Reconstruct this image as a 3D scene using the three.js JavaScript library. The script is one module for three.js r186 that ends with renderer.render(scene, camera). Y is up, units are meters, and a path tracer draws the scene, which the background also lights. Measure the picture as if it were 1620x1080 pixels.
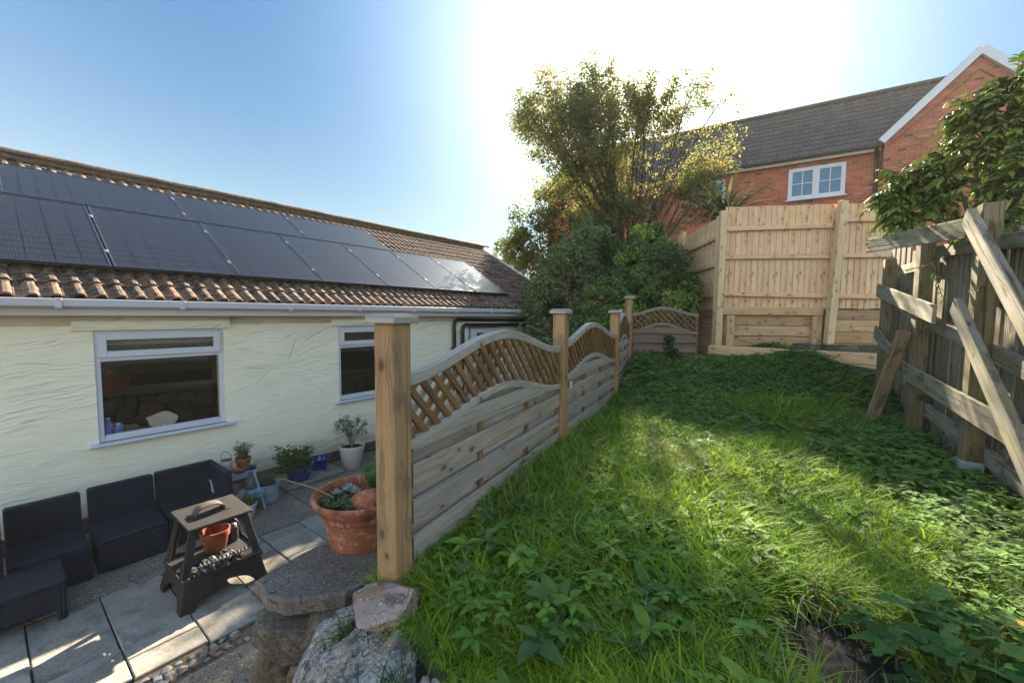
import * as THREE from 'three';
import { mergeGeometries } from 'three/addons/utils/BufferGeometryUtils.js';

// ---------------------------------------------------------------- camera, sky, sun, exposure
const V = (x, y, z) => new THREE.Vector3(x, y, z);
const scene = new THREE.Scene();
const camera = new THREE.PerspectiveCamera(78.99, 1024 / 682, 0.05, 900);
{
  const pitch = 3.8 * Math.PI / 180, roll = 0.5 * Math.PI / 180;
  const fwd = V(0, -Math.sin(pitch), -Math.cos(pitch)), r0 = V(1, 0, 0), u0 = V(0, Math.cos(pitch), -Math.sin(pitch));
  const r = r0.clone().multiplyScalar(Math.cos(roll)).addScaledVector(u0, Math.sin(roll));
  const u = u0.clone().multiplyScalar(Math.cos(roll)).addScaledVector(r0, -Math.sin(roll));
  camera.quaternion.setFromRotationMatrix(new THREE.Matrix4().makeBasis(r, u, fwd.multiplyScalar(-1)));
  camera.position.set(0, 1.1, 0);
}
scene.add(camera);
const renderer = new THREE.WebGLRenderer({ antialias: true });
renderer.setSize(1024, 682);
renderer.toneMapping = THREE.LinearToneMapping;
renderer.toneMappingExposure = 5.9;
renderer.shadowMap.enabled = true;
const SUN_AZ = 16.0 * Math.PI / 180, SUN_EL = 29.3 * Math.PI / 180;
const sunDir = V(Math.sin(SUN_AZ) * Math.cos(SUN_EL), Math.sin(SUN_EL), -Math.cos(SUN_AZ) * Math.cos(SUN_EL));
{ // clear autumn sky: deep blue to the sides, hazy white round the sun, fill added opposite
  const W = 1024, Hh = 512, data = new Float32Array(W * Hh * 4), d = V(0, 0, 0);
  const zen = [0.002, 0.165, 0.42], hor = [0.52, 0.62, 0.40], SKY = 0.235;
  for (let j = 0; j < Hh; j++) for (let i = 0; i < W; i++) {
    const phi = ((i + 0.5) / W - 0.5) * 2 * Math.PI, el = ((j + 0.5) / Hh - 0.5) * Math.PI;
    d.set(Math.cos(phi) * Math.cos(el), Math.sin(el), Math.sin(phi) * Math.cos(el));
    const c = d.dot(sunDir), g = Math.acos(Math.min(1, Math.max(-1, c))) * 180 / Math.PI, e = Math.max(0, el) * 180 / Math.PI;
    const t = Math.exp(-Math.pow(e / 13.5, 1.3)), back = 0.5 * (1 - c) * 0.5 * (1 - c) * 1.0; // added fill: sky brightened opposite the sun to lift shaded surfaces
    const glow = 1.05 * Math.exp(-Math.pow(g / 23, 2)) + 2.2 * Math.exp(-g / 7) + 9 * Math.exp(-g / 2.5);
    const k = (j * W + i) * 4, warm = Math.exp(-g / 22);
    for (let q = 0; q < 3; q++) {
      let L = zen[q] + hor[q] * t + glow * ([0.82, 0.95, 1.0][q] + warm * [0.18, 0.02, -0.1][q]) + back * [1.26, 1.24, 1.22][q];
      if (el < 0) L = L * Math.exp(el * 6) + [0.3, 0.3, 0.22][q] * (1 - Math.exp(el * 6));
      data[k + q] = L * SKY;
    }
    data[k + 3] = 1;
  }
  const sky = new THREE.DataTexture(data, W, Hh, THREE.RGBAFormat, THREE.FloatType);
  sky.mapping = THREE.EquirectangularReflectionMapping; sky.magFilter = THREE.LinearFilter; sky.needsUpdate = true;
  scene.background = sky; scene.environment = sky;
}
const sun = new THREE.DirectionalLight(0xfff0d8, 5);
sun.position.copy(sunDir).multiplyScalar(40); sun.castShadow = true; sun.shadow.mapSize.set(4096, 4096);
Object.assign(sun.shadow.camera, { left: -16, right: 16, top: 16, bottom: -16, near: 1, far: 90 });
scene.add(sun, sun.target);
scene.fog = new THREE.FogExp2(0xfff4e2, 0.0022);  // thin fog added to imitate the veil of sun glare

// ---------------------------------------------------------------- helpers
function mul(a) { return () => { a |= 0; a = a + 0x6D2B79F5 | 0; let t = Math.imul(a ^ a >>> 15, 1 | a); t = t + Math.imul(t ^ t >>> 7, 61 | t) ^ t; return ((t ^ t >>> 14) >>> 0) / 4294967296; }; }
const hash = (x, y, s) => { let h = Math.imul(x, 374761393) + Math.imul(y, 668265263) + Math.imul(s, 1442695041) | 0; h = Math.imul(h ^ h >>> 13, 1274126177); return ((h ^ h >>> 16) >>> 0) / 4294967296; };
function vn(x, y, px, py, s) { // value noise with period px, py
  const xi = Math.floor(x), yi = Math.floor(y), fx = x - xi, fy = y - yi, u = fx * fx * (3 - 2 * fx), v = fy * fy * (3 - 2 * fy);
  const m = (a, n) => ((a % n) + n) % n, x0 = m(xi, px), x1 = m(xi + 1, px), y0 = m(yi, py), y1 = m(yi + 1, py);
  const a = hash(x0, y0, s), b = hash(x1, y0, s), c = hash(x0, y1, s), e = hash(x1, y1, s);
  return a + (b - a) * u + (c - a) * v + (a - b - c + e) * u * v;
}
function fbm(x, y, px, py, oct, s) { let r = 0, a = 0.5, t = 0; for (let o = 0; o < oct; o++) { r += a * vn(x, y, px, py, s + o * 17); t += a; x *= 2; y *= 2; px *= 2; py *= 2; a *= 0.55; } return r / t; }
const clamp = (x, a = 0, b = 1) => Math.min(b, Math.max(a, x)), sstep = (a, b, x) => { const t = clamp((x - a) / (b - a)); return t * t * (3 - 2 * t); }, lerp = (a, b, t) => a + (b - a) * t;
const mix3 = (a, b, t) => [lerp(a[0], b[0], t), lerp(a[1], b[1], t), lerp(a[2], b[2], t)];
function tex(w, h, fn, srgb = true) { // fn(u, v) -> colour 0..255 in sRGB, or a height 0..1
  const data = new Uint8Array(w * h * 4);
  for (let j = 0; j < h; j++) for (let i = 0; i < w; i++) {
    const c = fn((i + 0.5) / w, (j + 0.5) / h), k = (j * w + i) * 4;
    if (typeof c === 'number') data[k] = data[k + 1] = data[k + 2] = clamp(c) * 255; else { data[k] = clamp(c[0], 0, 255); data[k + 1] = clamp(c[1], 0, 255); data[k + 2] = clamp(c[2], 0, 255); }
    data[k + 3] = 255;
  }
  const t = new THREE.DataTexture(data, w, h, THREE.RGBAFormat);
  t.wrapS = t.wrapT = THREE.RepeatWrapping; t.magFilter = THREE.LinearFilter; t.minFilter = THREE.LinearMipmapLinearFilter; t.generateMipmaps = true;
  if (srgb) t.colorSpace = THREE.SRGBColorSpace;
  t.needsUpdate = true; return t;
}
function per(t, x, y = x) { const c = t.clone(); c.repeat.set(1 / x, 1 / y); c.needsUpdate = true; return c; } // one repeat covers x by y metres
const lin = (r, g, b) => new THREE.Color().setRGB(r, g, b);
function mat(o) { const p = { roughness: 0.85, metalness: 0, side: THREE.DoubleSide, ...o }; if (p.transmission > 0 && p.transmission < 1 && !('specularIntensity' in p)) p.specularIntensity = 0.3; if (Array.isArray(p.color)) p.color = lin(...p.color); return ('transmission' in p || 'clearcoat' in p || 'sheen' in p || 'specularIntensity' in p) ? new THREE.MeshPhysicalMaterial(p) : new THREE.MeshStandardMaterial(p); }

const used = new Map();
function numbered(name) { const n = used.get(name) || 0; used.set(name, n + 1); return n ? name + '_' + String(n).padStart(3, '0') : name; }
function thing(name, label, category, pos = [0, 0, 0], rotY = 0, group) {
  const g = new THREE.Group(); g.name = numbered(name); g.position.set(...pos); g.rotation.y = rotY; g.userData = { label, category }; if (group) g.userData.group = group;
  scene.add(g); return g;
}
function part(name, geo, m, parent, label, kind) {
  const o = new THREE.Mesh(Array.isArray(geo) ? merge(geo) : geo, m); o.name = name; o.castShadow = o.receiveShadow = true;
  if (label) o.userData.label = label; if (kind) o.userData.kind = kind; parent.add(o); return o;
}
function struct(name, geo, m) { const o = part(numbered(name), geo, m, scene); o.userData.kind = 'structure'; return o; }
function copyOf(root, name, label, pos, rotY, group) {
  const c = root.clone(); c.name = numbered(name); c.position.set(...pos); c.rotation.y = rotY; c.userData = { ...root.userData, label }; if (group) c.userData.group = group; scene.add(c); return c;
}
function instanced(name, geo, m, list, parent, kind = 'stuff') { // list of { m: Matrix4, c: Color }
  const o = new THREE.InstancedMesh(geo, m, list.length); o.name = name; o.castShadow = o.receiveShadow = true;
  list.forEach((e, i) => { o.setMatrixAt(i, e.m); if (e.c) o.setColorAt(i, e.c); });
  if (kind) o.userData.kind = kind; parent.add(o); return o;
}
// ---- geometry
function flat(pos, uv) { const g = new THREE.BufferGeometry(); g.setAttribute('position', new THREE.Float32BufferAttribute(pos, 3)); g.setAttribute('uv', new THREE.Float32BufferAttribute(uv ?? new Array(pos.length / 3 * 2).fill(0), 2)); g.computeVertexNormals(); return g; }
function merge(list) { return list.length === 1 ? list[0] : mergeGeometries(list.map((g) => { let q = g.index ? g.toNonIndexed() : g; const o = new THREE.BufferGeometry(); for (const k of ['position', 'normal', 'uv']) o.setAttribute(k, q.attributes[k]); return o; })); }
let uvSeed = mul(7);
// box with chamfered edges; uv in metres, v runs along the longest side (the grain)
function cbox(w, h, d, c = 0.004, x = 0, y = 0, z = 0, grain) {
  const P = [], hx = w / 2, hy = h / 2, hz = d / 2, pos = [], uv = [];
  c = Math.min(c, hx * 0.9, hy * 0.9, hz * 0.9);
  const g = grain ?? (w >= h && w >= d ? 0 : h >= d ? 1 : 2), ou = uvSeed() * 5, ov = uvSeed() * 7;
  const push = (a, b, cc, n) => { for (const p of [a, b, cc]) { pos.push(p[0] + x, p[1] + y, p[2] + z); const o = [0, 1, 2].filter((k) => k !== n); let [i, j] = o; if (i === g) [i, j] = [j, i]; if (j !== g && n === g) { } uv.push(p[i] + ou + n * 0.37, p[j] + ov); } };
  const quad = (a, b, cc, e, n) => { push(a, b, cc, n); push(a, cc, e, n); };
  const S = [hx, hy, hz];
  const corner = (sx, sy, sz, ax) => { const s = [sx, sy, sz]; return s.map((v, k) => v * (k === ax ? S[k] : S[k] - c)); };
  for (let ax = 0; ax < 3; ax++) for (const s of [-1, 1]) {
    const [i, j] = [(ax + 1) % 3, (ax + 2) % 3], q = (a, b) => { const v = [0, 0, 0]; v[ax] = s; v[i] = a; v[j] = b; return corner(...v, ax); };
    const A = q(-1, -1), B = q(1, -1), C = q(1, 1), D = q(-1, 1); s > 0 ? quad(A, B, C, D, ax) : quad(A, D, C, B, ax);
  }
  if (c > 0) {
    for (let ax = 0; ax < 3; ax++) { const [i, j] = [(ax + 1) % 3, (ax + 2) % 3]; for (const a of [-1, 1]) for (const b of [-1, 1]) {
      const v = (t, f) => { const k = [0, 0, 0]; k[ax] = t; k[i] = a; k[j] = b; return corner(...k, f); };
      const A = v(-1, i), B = v(1, i), C = v(1, j), D = v(-1, j); a * b > 0 ? quad(A, D, C, B, i) : quad(A, B, C, D, i);
    } }
    for (const a of [-1, 1]) for (const b of [-1, 1]) for (const e of [-1, 1]) { const t = [corner(a, b, e, 0), corner(a, b, e, 1), corner(a, b, e, 2)]; a * b * e > 0 ? push(t[0], t[1], t[2], 1) : push(t[0], t[2], t[1], 1); }
  }
  return flat(pos, uv);
}
const M4 = (pos = [0, 0, 0], rot = [0, 0, 0], sc = [1, 1, 1]) => new THREE.Matrix4().compose(V(...pos), new THREE.Quaternion().setFromEuler(new THREE.Euler(...rot, 'YXZ')), V(...sc));
const at = (g, pos, rot, sc) => g.applyMatrix4(M4(pos, rot, sc));
// beam from a to b: w across (horizontal-ish), t deep, with roll about its axis; side is the direction its wide face looks
function beam(a, b, w, t, side, c = 0.004) {
  const A = V(...a), B = V(...b), L = A.distanceTo(B), x = B.clone().sub(A).normalize(), z = V(...side).addScaledVector(x, -V(...side).dot(x)).normalize(), y = z.clone().cross(x);
  const g = cbox(L, w, t, c, 0, 0, 0, 0); g.applyMatrix4(new THREE.Matrix4().makeBasis(x, y, z).setPosition(A.add(B).multiplyScalar(0.5))); return g;
}
function sheet(nx, ny, fn, uvfn) { // fn(u,v)->[x,y,z]
  const pos = [], uv = [], idx = [];
  for (let j = 0; j <= ny; j++) for (let i = 0; i <= nx; i++) { const p = fn(i / nx, j / ny); pos.push(...p); uv.push(...(uvfn ? uvfn(i / nx, j / ny, p) : [p[0], p[2]])); }
  for (let j = 0; j < ny; j++) for (let i = 0; i < nx; i++) { const a = j * (nx + 1) + i, b = a + 1, c = a + nx + 1, d = c + 1; idx.push(a, b, d, a, d, c); }
  const g = new THREE.BufferGeometry(); g.setAttribute('position', new THREE.Float32BufferAttribute(pos, 3)); g.setAttribute('uv', new THREE.Float32BufferAttribute(uv, 2)); g.setIndex(idx); g.computeVertexNormals(); return g;
}
function tube(pts, r, seg = 8, n = 24, r1) { // tapering tube through points
  const cv = new THREE.CatmullRomCurve3(pts.map((p) => p.isVector3 ? p : V(...p))), fr = cv.computeFrenetFrames(n, false);
  return sheet(seg, n, (u, v) => { const k = Math.round(v * n), p = cv.getPointAt(v), a = u * 2 * Math.PI, rr = lerp(r, r1 ?? r, v); const q = p.addScaledVector(fr.normals[k], Math.cos(a) * rr).addScaledVector(fr.binormals[k], Math.sin(a) * rr); return [q.x, q.y, q.z]; }, (u, v) => [u * 2 * Math.PI * r, v * cv.getLength()]);
}
function lathe(pts, seg = 36) { const g = new THREE.LatheGeometry(pts.map((p) => new THREE.Vector2(...p)), seg); const uv = g.attributes.uv, R = Math.max(...pts.map((p) => p[0])), len = [0]; for (let i = 1; i < pts.length; i++) len.push(len[i - 1] + Math.hypot(pts[i][0] - pts[i - 1][0], pts[i][1] - pts[i - 1][1])); for (let i = 0; i < uv.count; i++) uv.setXY(i, uv.getX(i) * 2 * Math.PI * R, len[i % pts.length]); return g; }
function ext(shape, depth, bevel = 0.004, seg = 12) { return new THREE.ExtrudeGeometry(shape, { depth, bevelEnabled: bevel > 0, bevelThickness: bevel, bevelSize: bevel, bevelSegments: 2, curveSegments: seg }); }
const poly = (pts) => { const s = new THREE.Shape(); pts.forEach((p, i) => i ? s.lineTo(...p) : s.moveTo(...p)); s.closePath(); return s; };
// faceted natural stone: planes cut a ball, then it is roughened
function rock(size, seed, det = 8, planes = 14, rough = 0.03) {
  const r = mul(seed), g = new THREE.IcosahedronGeometry(1, det).toNonIndexed(), N = [];
  for (let i = 0; i < planes; i++) N.push([V(r() - 0.5, r() - 0.5, r() - 0.5).normalize(), 0.62 + 0.33 * r()]);
  for (const ax of [[0, 1, 0], [0, -1, 0], [1, 0, 0], [-1, 0, 0], [0, 0, 1], [0, 0, -1]]) N.push([V(ax[0] + (r() - 0.5) * 0.3, ax[1] + (r() - 0.5) * 0.3, ax[2] + (r() - 0.5) * 0.3).normalize(), 0.72 + 0.14 * r()]);
  const p = g.attributes.position, v = V(0, 0, 0), uv = g.attributes.uv, cut = (d) => { let m = 9; for (const [n, k] of N) { const q = n.dot(d); if (q > 0.02) m = Math.min(m, k / q); } return Math.min(m, 1.15); };
  for (let i = 0; i < p.count; i++) {
    v.fromBufferAttribute(p, i).normalize(); let k = cut(v);
    k *= 1 + rough * (2 * fbm((v.x + v.z * 0.7 + 3) * 4, (v.y + v.z * 0.6 + 3) * 4, 512, 512, 4, seed) - 1) * 2 + (det > 20 ? rough * 0.7 * (fbm((v.x - v.z * 0.8 + 3) * 15, (v.y - v.x * 0.5 + v.z * 0.7 + 3) * 15, 2048, 2048, 3, seed + 3) - 0.5) : 0);
    p.setXYZ(i, v.x * k * size[0], v.y * k * size[1], v.z * k * size[2]);
  }
  const q = new THREE.BufferGeometry(); q.setAttribute('position', p); q.setAttribute('uv', uv);
  // smooth small roughness a little while keeping facets: normals averaged over equal positions
  const key = new Map(), nn = []; q.computeVertexNormals();
  for (let i = 0; i < p.count; i += 3) { const n = [0, 1, 2].map((c) => Math.abs(q.attributes.normal.array[i * 3 + c])), m = n[0] > n[1] && n[0] > n[2] ? 0 : n[1] > n[2] ? 1 : 2; for (let e = i; e < i + 3; e++) { const w = [p.getX(e), p.getY(e), p.getZ(e)]; uv.setXY(e, w[(m + 1) % 3] + seed * 0.37, w[(m + 2) % 3] + m * 0.31); } }
  for (let i = 0; i < p.count; i++) { const kk = Math.round(p.getX(i) * 2e4) + ',' + Math.round(p.getY(i) * 2e4) + ',' + Math.round(p.getZ(i) * 2e4); (key.get(kk) ?? key.set(kk, V(0, 0, 0)).get(kk)).add(v.fromBufferAttribute(q.attributes.normal, i)); nn.push(kk); }
  for (let i = 0; i < p.count; i++) { const m = key.get(nn[i]).clone().normalize(); q.attributes.normal.setXYZ(i, m.x, m.y, m.z); }
  return q;
}
// a leaf: pointed blade folded along its midrib and drooping, along +x
function leafGeo(len, wid, fold = 0.25, droop = 0.2, seg = 4) {
  const pos = [], uv = []; const P = (t, s) => { const w = wid * 0.5 * Math.pow(Math.sin(Math.PI * Math.pow(t, 0.8)), 0.8) * s; return [len * t, Math.abs(w) * fold - droop * len * t * t, w]; };
  for (let i = 0; i < seg; i++) { const a = i / seg, b = (i + 1) / seg; for (const s of [-1, 1]) {
    const A = P(a, 0), B = P(b, 0), C = P(b, s), D = P(a, s), tri = (p, q, r, ta, tb, tc) => { pos.push(...p, ...q, ...r); uv.push(...ta, ...tb, ...tc); };
    const e = 0.5 + s * 0.5;
    if (i < seg - 1) s > 0 ? tri(A, C, B, [a, 0.5], [b, e], [b, 0.5]) : tri(A, B, C, [a, 0.5], [b, 0.5], [b, e]);
    if (i > 0) s > 0 ? tri(A, D, i < seg - 1 ? C : B, [a, 0.5], [a, e], [b, e]) : tri(A, i < seg - 1 ? C : B, D, [a, 0.5], [b, e], [a, e]);
  } }
  return flat(pos, uv);
}

// ---------------------------------------------------------------- materials
function woodTex(w, h, U, Vv, seed, A, B, dark, o = {}) { // U by Vv metres of long-grained board
  const r = mul(seed), knots = []; for (let i = 0; i < (o.knots ?? 8); i++) knots.push([r() * U, r() * Vv, 0.007 + 0.011 * r()]);
  const hgt = new Float32Array(w * h);
  const col = tex(w, h, (u, v) => {
    let x = u * U, y = v * Vv, kn = 0, ring = 0;
    for (const [kx, ky, kr] of knots) { let dx = x - kx, dy = y - ky; dx -= Math.round(dx / U) * U; dy -= Math.round(dy / Vv) * Vv; const d2 = dx * dx + dy * dy * 0.35, q = Math.exp(-d2 / (kr * kr * 5)); x += dx * q * 1.1; if (d2 < kr * kr * 1.2) kn = Math.max(kn, 1 - Math.sqrt(d2) / (kr * 1.1)); ring = Math.max(ring, q); }
    const uu = x / U, warp = 0.02 * (fbm(uu * 4, v * 3, 4, 3, 3, seed + 5) - 0.5);
    const fine = fbm((uu + warp) * 90, v * 5, 90, 5, 4, seed), broad = fbm((uu + warp) * 14, v * 2, 14, 2, 3, seed + 40), blot = fbm(u * 5, v * 8, 5, 8, 4, seed + 80);
    let t = clamp(0.1 + 0.55 * broad + 0.5 * (fine - 0.5) + (o.blot ?? 0.35) * (blot - 0.5));
    let c = mix3(A, B, t);
    const crack = sstep(0.62, 0.78, fine) * (o.crack ?? 0.3); c = mix3(c, dark, crack);
    c = mix3(c, dark, clamp(kn * 1.4) * 0.85); c = mix3(c, dark, ring * 0.18);
    if (o.green) c = mix3(c, o.green, sstep(0.5, 0.75, fbm(u * 6, v * 9, 6, 9, 5, seed + 120)) * (o.greenAmt ?? 0.6));
    if (o.stain) c = mix3(c, o.stain, sstep(0.56, 0.72, fbm(u * 9, v * 12, 9, 12, 5, seed + 160)) * 0.6);
    const i = Math.min(w - 1, Math.floor(u * w)), j = Math.min(h - 1, Math.floor(v * h)); hgt[j * w + i] = clamp(0.75 - 0.6 * crack - 0.3 * (fine - 0.5) - 0.3 * kn);
    return c;
  });
  const bump = tex(w / 2, h / 2, (u, v) => hgt[Math.floor(v * h) * w + Math.floor(u * w)], false);
  return { map: per(col, U, Vv), bumpMap: per(bump, U, Vv) };
}
const shades = (t, list, o = {}) => list.map((k) => mat({ ...t, color: Array.isArray(k) ? k : [k, k, k], bumpScale: 0.003, roughness: 0.85, ...o }));
const T_new = woodTex(512, 1024, 0.5, 2, 11, [234, 210, 176], [194, 158, 120], [116, 78, 50], { knots: 30, crack: 0.22, blot: 0.5 });
const T_grey = woodTex(512, 1024, 0.5, 2, 23, [192, 184, 174], [144, 132, 120], [88, 76, 66], { knots: 16, crack: 0.4, blot: 0.6 });
const T_post = woodTex(512, 1024, 0.5, 2, 31, [188, 152, 110], [138, 106, 74], [84, 62, 46], { knots: 12, crack: 0.45, stain: [112, 96, 78] });
const T_old = woodTex(512, 1024, 0.5, 2, 47, [182, 174, 156], [118, 108, 92], [58, 50, 40], { knots: 10, crack: 0.65, green: [128, 122, 70], greenAmt: 0.45, stain: [84, 76, 62] });
const newW = shades(T_new, [[1, 0.96, 0.9], [0.98, 0.89, 0.78], [0.84, 0.85, 0.76], [1, 0.92, 0.88], [0.9, 0.8, 0.68]]), greyW = shades(T_grey, [0.9, 0.8, [0.95, 0.88, 0.82]]), postW = shades(T_post, [0.95, 0.85]);
const brownLat = shades(T_post, [[0.5, 0.46, 0.4], [0.62, 0.57, 0.5]]), oldW = shades(T_old, [0.85, 0.7, [0.62, 0.6, 0.5]]), oldPost = shades(T_old, [[0.62, 0.56, 0.42]]), sleeperW = shades(T_new, [[0.62, 0.55, 0.46], [0.5, 0.45, 0.38], [0.74, 0.68, 0.58]]);

const stuccoBump = (() => { // trowelled render: long overlapping strokes with raised lips, 4 m x 2 m
  const w = 2048, h = 1024, B = new Float32Array(w * h), r = mul(99);
  const flow = (x, y) => 0.16 + 1.5 * (fbm(x / w * 7, y / h * 5, 7, 5, 3, 12) - 0.5);
  for (let k = 0; k < 3000; k++) { // the trowel follows a slowly turning direction, so neighbouring strokes run side by side
    let x = r() * w, y = r() * h, off = (r() - 0.5) * 0.25 + (r() < 0.03 ? 0.8 : 0), L = 40 + r() * 200, amp = 0.1 + 0.9 * r() * r() * r(), wd = 1.3 + 2.6 * r(), lip = r() < 0.6 ? 1 : -1;
    for (let s = 0; s < L; s++) {
      const a = flow(x, y) + off; x += Math.cos(a); y += Math.sin(a); off += (r() - 0.5) * 0.02; const e = amp * Math.sin(Math.PI * s / L), R = Math.ceil(wd * 3.2);
      const nx = -Math.sin(a), ny = Math.cos(a);
      for (let q = -R; q <= R; q++) { const px = ((Math.round(x + nx * q) % w) + w) % w, py = ((Math.round(y + ny * q) % h) + h) % h, d = q * lip; const hh = d < 0 ? Math.exp(-((d / (wd * 0.6)) ** 2)) : Math.exp(-((d / (wd * 2.0)) ** 2)); const i = py * w + px; B[i] = Math.max(B[i], e * hh); }
    }
  }
  return tex(w, h, (u, v) => { const i = Math.floor(v * h) * w + Math.floor(u * w); return 0.08 + 0.5 * B[i] * (0.35 + 0.95 * sstep(0.3, 0.65, fbm(u * 5, v * 4, 5, 4, 3, 33))) + 0.38 * fbm(u * 16, v * 22, 16, 22, 4, 3) + 0.03 * vn(u * 900, v * 450, 900, 450, 8); }, false);
})();
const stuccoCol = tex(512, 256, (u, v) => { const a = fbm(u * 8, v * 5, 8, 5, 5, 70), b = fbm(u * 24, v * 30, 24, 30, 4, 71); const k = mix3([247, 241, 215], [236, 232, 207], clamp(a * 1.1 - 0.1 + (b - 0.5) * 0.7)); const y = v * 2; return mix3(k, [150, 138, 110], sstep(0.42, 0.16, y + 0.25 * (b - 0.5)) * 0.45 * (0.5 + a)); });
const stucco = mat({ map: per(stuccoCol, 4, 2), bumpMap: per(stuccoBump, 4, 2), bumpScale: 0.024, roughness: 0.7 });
const upvc = mat({ color: [0.62, 0.63, 0.67], roughness: 0.35 }), upvcSill = mat({ color: [0.56, 0.6, 0.68], roughness: 0.35 }), pane = mat({ color: [1, 1, 1], transmission: 1, roughness: 0, ior: 2.0 });
const black = mat({ color: [0.015, 0.015, 0.017], roughness: 0.35 }), darkMetal = mat({ color: [0.05, 0.05, 0.055], roughness: 0.45 });
const gutterM = mat({ color: [0.52, 0.51, 0.54], roughness: 0.4 }), fasciaM = mat({ map: per(tex(256, 64, (u, v) => { const a = fbm(u * 12, v * 4, 12, 4, 4, 5); return mix3([214, 208, 208], [186, 176, 166], clamp(sstep(0.3, 1, v) * 0.6 + a * 0.5)); }), 40, 40), roughness: 0.5 });
const tileTex = tex(512, 512, (u, v) => { const a = fbm(u * 12, v * 12, 12, 12, 5, 15), b = fbm(u * 60, v * 60, 60, 60, 3, 16), c = fbm(u * 22, v * 22, 22, 22, 4, 17); let k = mix3([150, 120, 98], [92, 74, 64], clamp(a * 1.1 + (b - 0.5) * 0.6)); k = mix3(k, [48, 44, 40], sstep(0.5, 0.66, c) * 0.8); return mix3(k, [170, 168, 140], sstep(0.66, 0.74, b) * 0.5); });
const tileM = [[1, 1, 1], [0.8, 0.78, 0.76], [1.1, 0.98, 0.9], [0.66, 0.64, 0.62]].map((c) => mat({ map: per(tileTex, 0.9), bumpMap: per(tileTex, 0.3), bumpScale: 0.003, color: c, roughness: 0.92 }));
const slateTex = tex(256, 256, (u, v) => { const a = fbm(u * 10, v * 10, 10, 10, 5, 25); return mix3([104, 94, 86], [72, 65, 60], a); });
const houseTileM = [1, 0.85, 1.12].map((c) => mat({ map: per(slateTex, 0.8), color: [c, c, c], roughness: 0.75 }));
const cellTex = tex(512, 512, (u, v) => { const gx = Math.abs(((u * 6) % 1) - 0.5), gy = Math.abs(((v * 12) % 1) - 0.5), fx = Math.abs(((u * 60) % 1) - 0.5), fy = ((v * 96) % 1); let k = [26, 26, 30]; if (fx > 0.36) k = [46, 48, 54]; if (fy > 0.82) k = [58, 60, 66]; if (gx > 0.485 || gy > 0.475) k = [7, 8, 13]; return mix3(k, [40, 44, 54], sstep(0.62, 0.8, fbm(u * 20, v * 20, 20, 20, 4, 26)) * 0.25); });
const cellM = mat({ map: per(cellTex, 1.1, 1.7), roughness: 0.22, specularIntensity: 0.5 }), panelFrame = mat({ color: [0.09, 0.095, 0.11], roughness: 0.3, metalness: 0.8 }), clampM = mat({ color: [0.5, 0.52, 0.55], roughness: 0.35, metalness: 0.9 });
const slabTex = tex(1024, 1024, (u, v) => { const a = fbm(u * 6, v * 6, 6, 6, 6, 35), b = fbm(u * 120, v * 120, 120, 120, 3, 36), c = fbm(u * 11, v * 12, 11, 12, 5, 37); let k = mix3([168, 160, 148], [122, 116, 108], clamp(a * 1.2 - 0.1)); k = mix3(k, [92, 88, 82], sstep(0.55, 0.75, c) * 0.5); return mix3(k, b > 0.5 ? [206, 198, 186] : [84, 80, 76], Math.abs(b - 0.5) * 0.7); });
const slabM = [1, 0.9, 0.82, [0.95, 0.92, 0.86]].map((c) => mat({ map: per(slabTex, 1.4), bumpMap: per(slabTex, 1.4), bumpScale: 0.004, color: Array.isArray(c) ? c : [c, c, c], roughness: 0.9 }));
const aggTex = tex(1024, 1024, (u, v) => { const a = fbm(u * 8, v * 8, 8, 8, 5, 45), b = vn(u * 170, v * 170, 170, 170, 46), c = vn(u * 90, v * 90, 90, 90, 47); let k = mix3([140, 126, 112], [96, 88, 80], a); k = mix3(k, [196, 184, 166], sstep(0.72, 0.9, b) * 0.7); k = mix3(k, [58, 52, 48], sstep(0.7, 0.9, c) * 0.7); return k; });
const aggM = mat({ map: per(aggTex, 1.3), bumpMap: per(aggTex, 1.3), bumpScale: 0.008, roughness: 0.95 });
const capM = mat({ map: per(aggTex, 0.9), bumpMap: per(aggTex, 0.9), bumpScale: 0.012, color: [0.86, 0.86, 0.88], roughness: 0.95 });
const soilTex = tex(512, 512, (u, v) => { const a = fbm(u * 10, v * 10, 10, 10, 6, 55), b = fbm(u * 60, v * 60, 60, 60, 3, 56); return mix3([38, 29, 23], [15, 12, 10], clamp(a + (b - 0.5))); });
const soilM = mat({ map: per(soilTex, 0.8), bumpMap: per(soilTex, 0.8), bumpScale: 0.03, roughness: 1 });
const turfTex = tex(1024, 1024, (u, v) => { const a = fbm(u * 14, v * 14, 14, 14, 6, 57), b = fbm(u * 90, v * 90, 90, 90, 3, 58); return mix3(mix3([44, 62, 22], [30, 36, 18], a), [84, 74, 48], sstep(0.58, 0.75, b) * 0.5); });
const turfM = mat({ map: per(turfTex, 2), bumpMap: per(turfTex, 0.6), bumpScale: 0.03, roughness: 1 });
const stoneTex = tex(1024, 1024, (u, v) => { const a = fbm(u * 5, v * 5, 5, 5, 6, 65), b = fbm(u * 40, v * 40, 40, 40, 4, 66), c = fbm(u * 9, v * 9, 9, 9, 5, 67), d = fbm(u * 13, v * 14, 13, 14, 5, 68); let k = mix3([184, 178, 172], [124, 120, 118], clamp(a * 1.3 - 0.15)); k = mix3(k, [150, 124, 96], sstep(0.52, 0.68, c) * 0.65); k = mix3(k, [70, 66, 62], sstep(0.56, 0.72, d) * 0.6); return mix3(k, [206, 202, 198], sstep(0.58, 0.7, b) * 0.55); });
const boulderM = mat({ map: per(stoneTex, 0.45), bumpMap: per(stoneTex, 0.3), bumpScale: 0.05, roughness: 0.85 });
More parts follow.
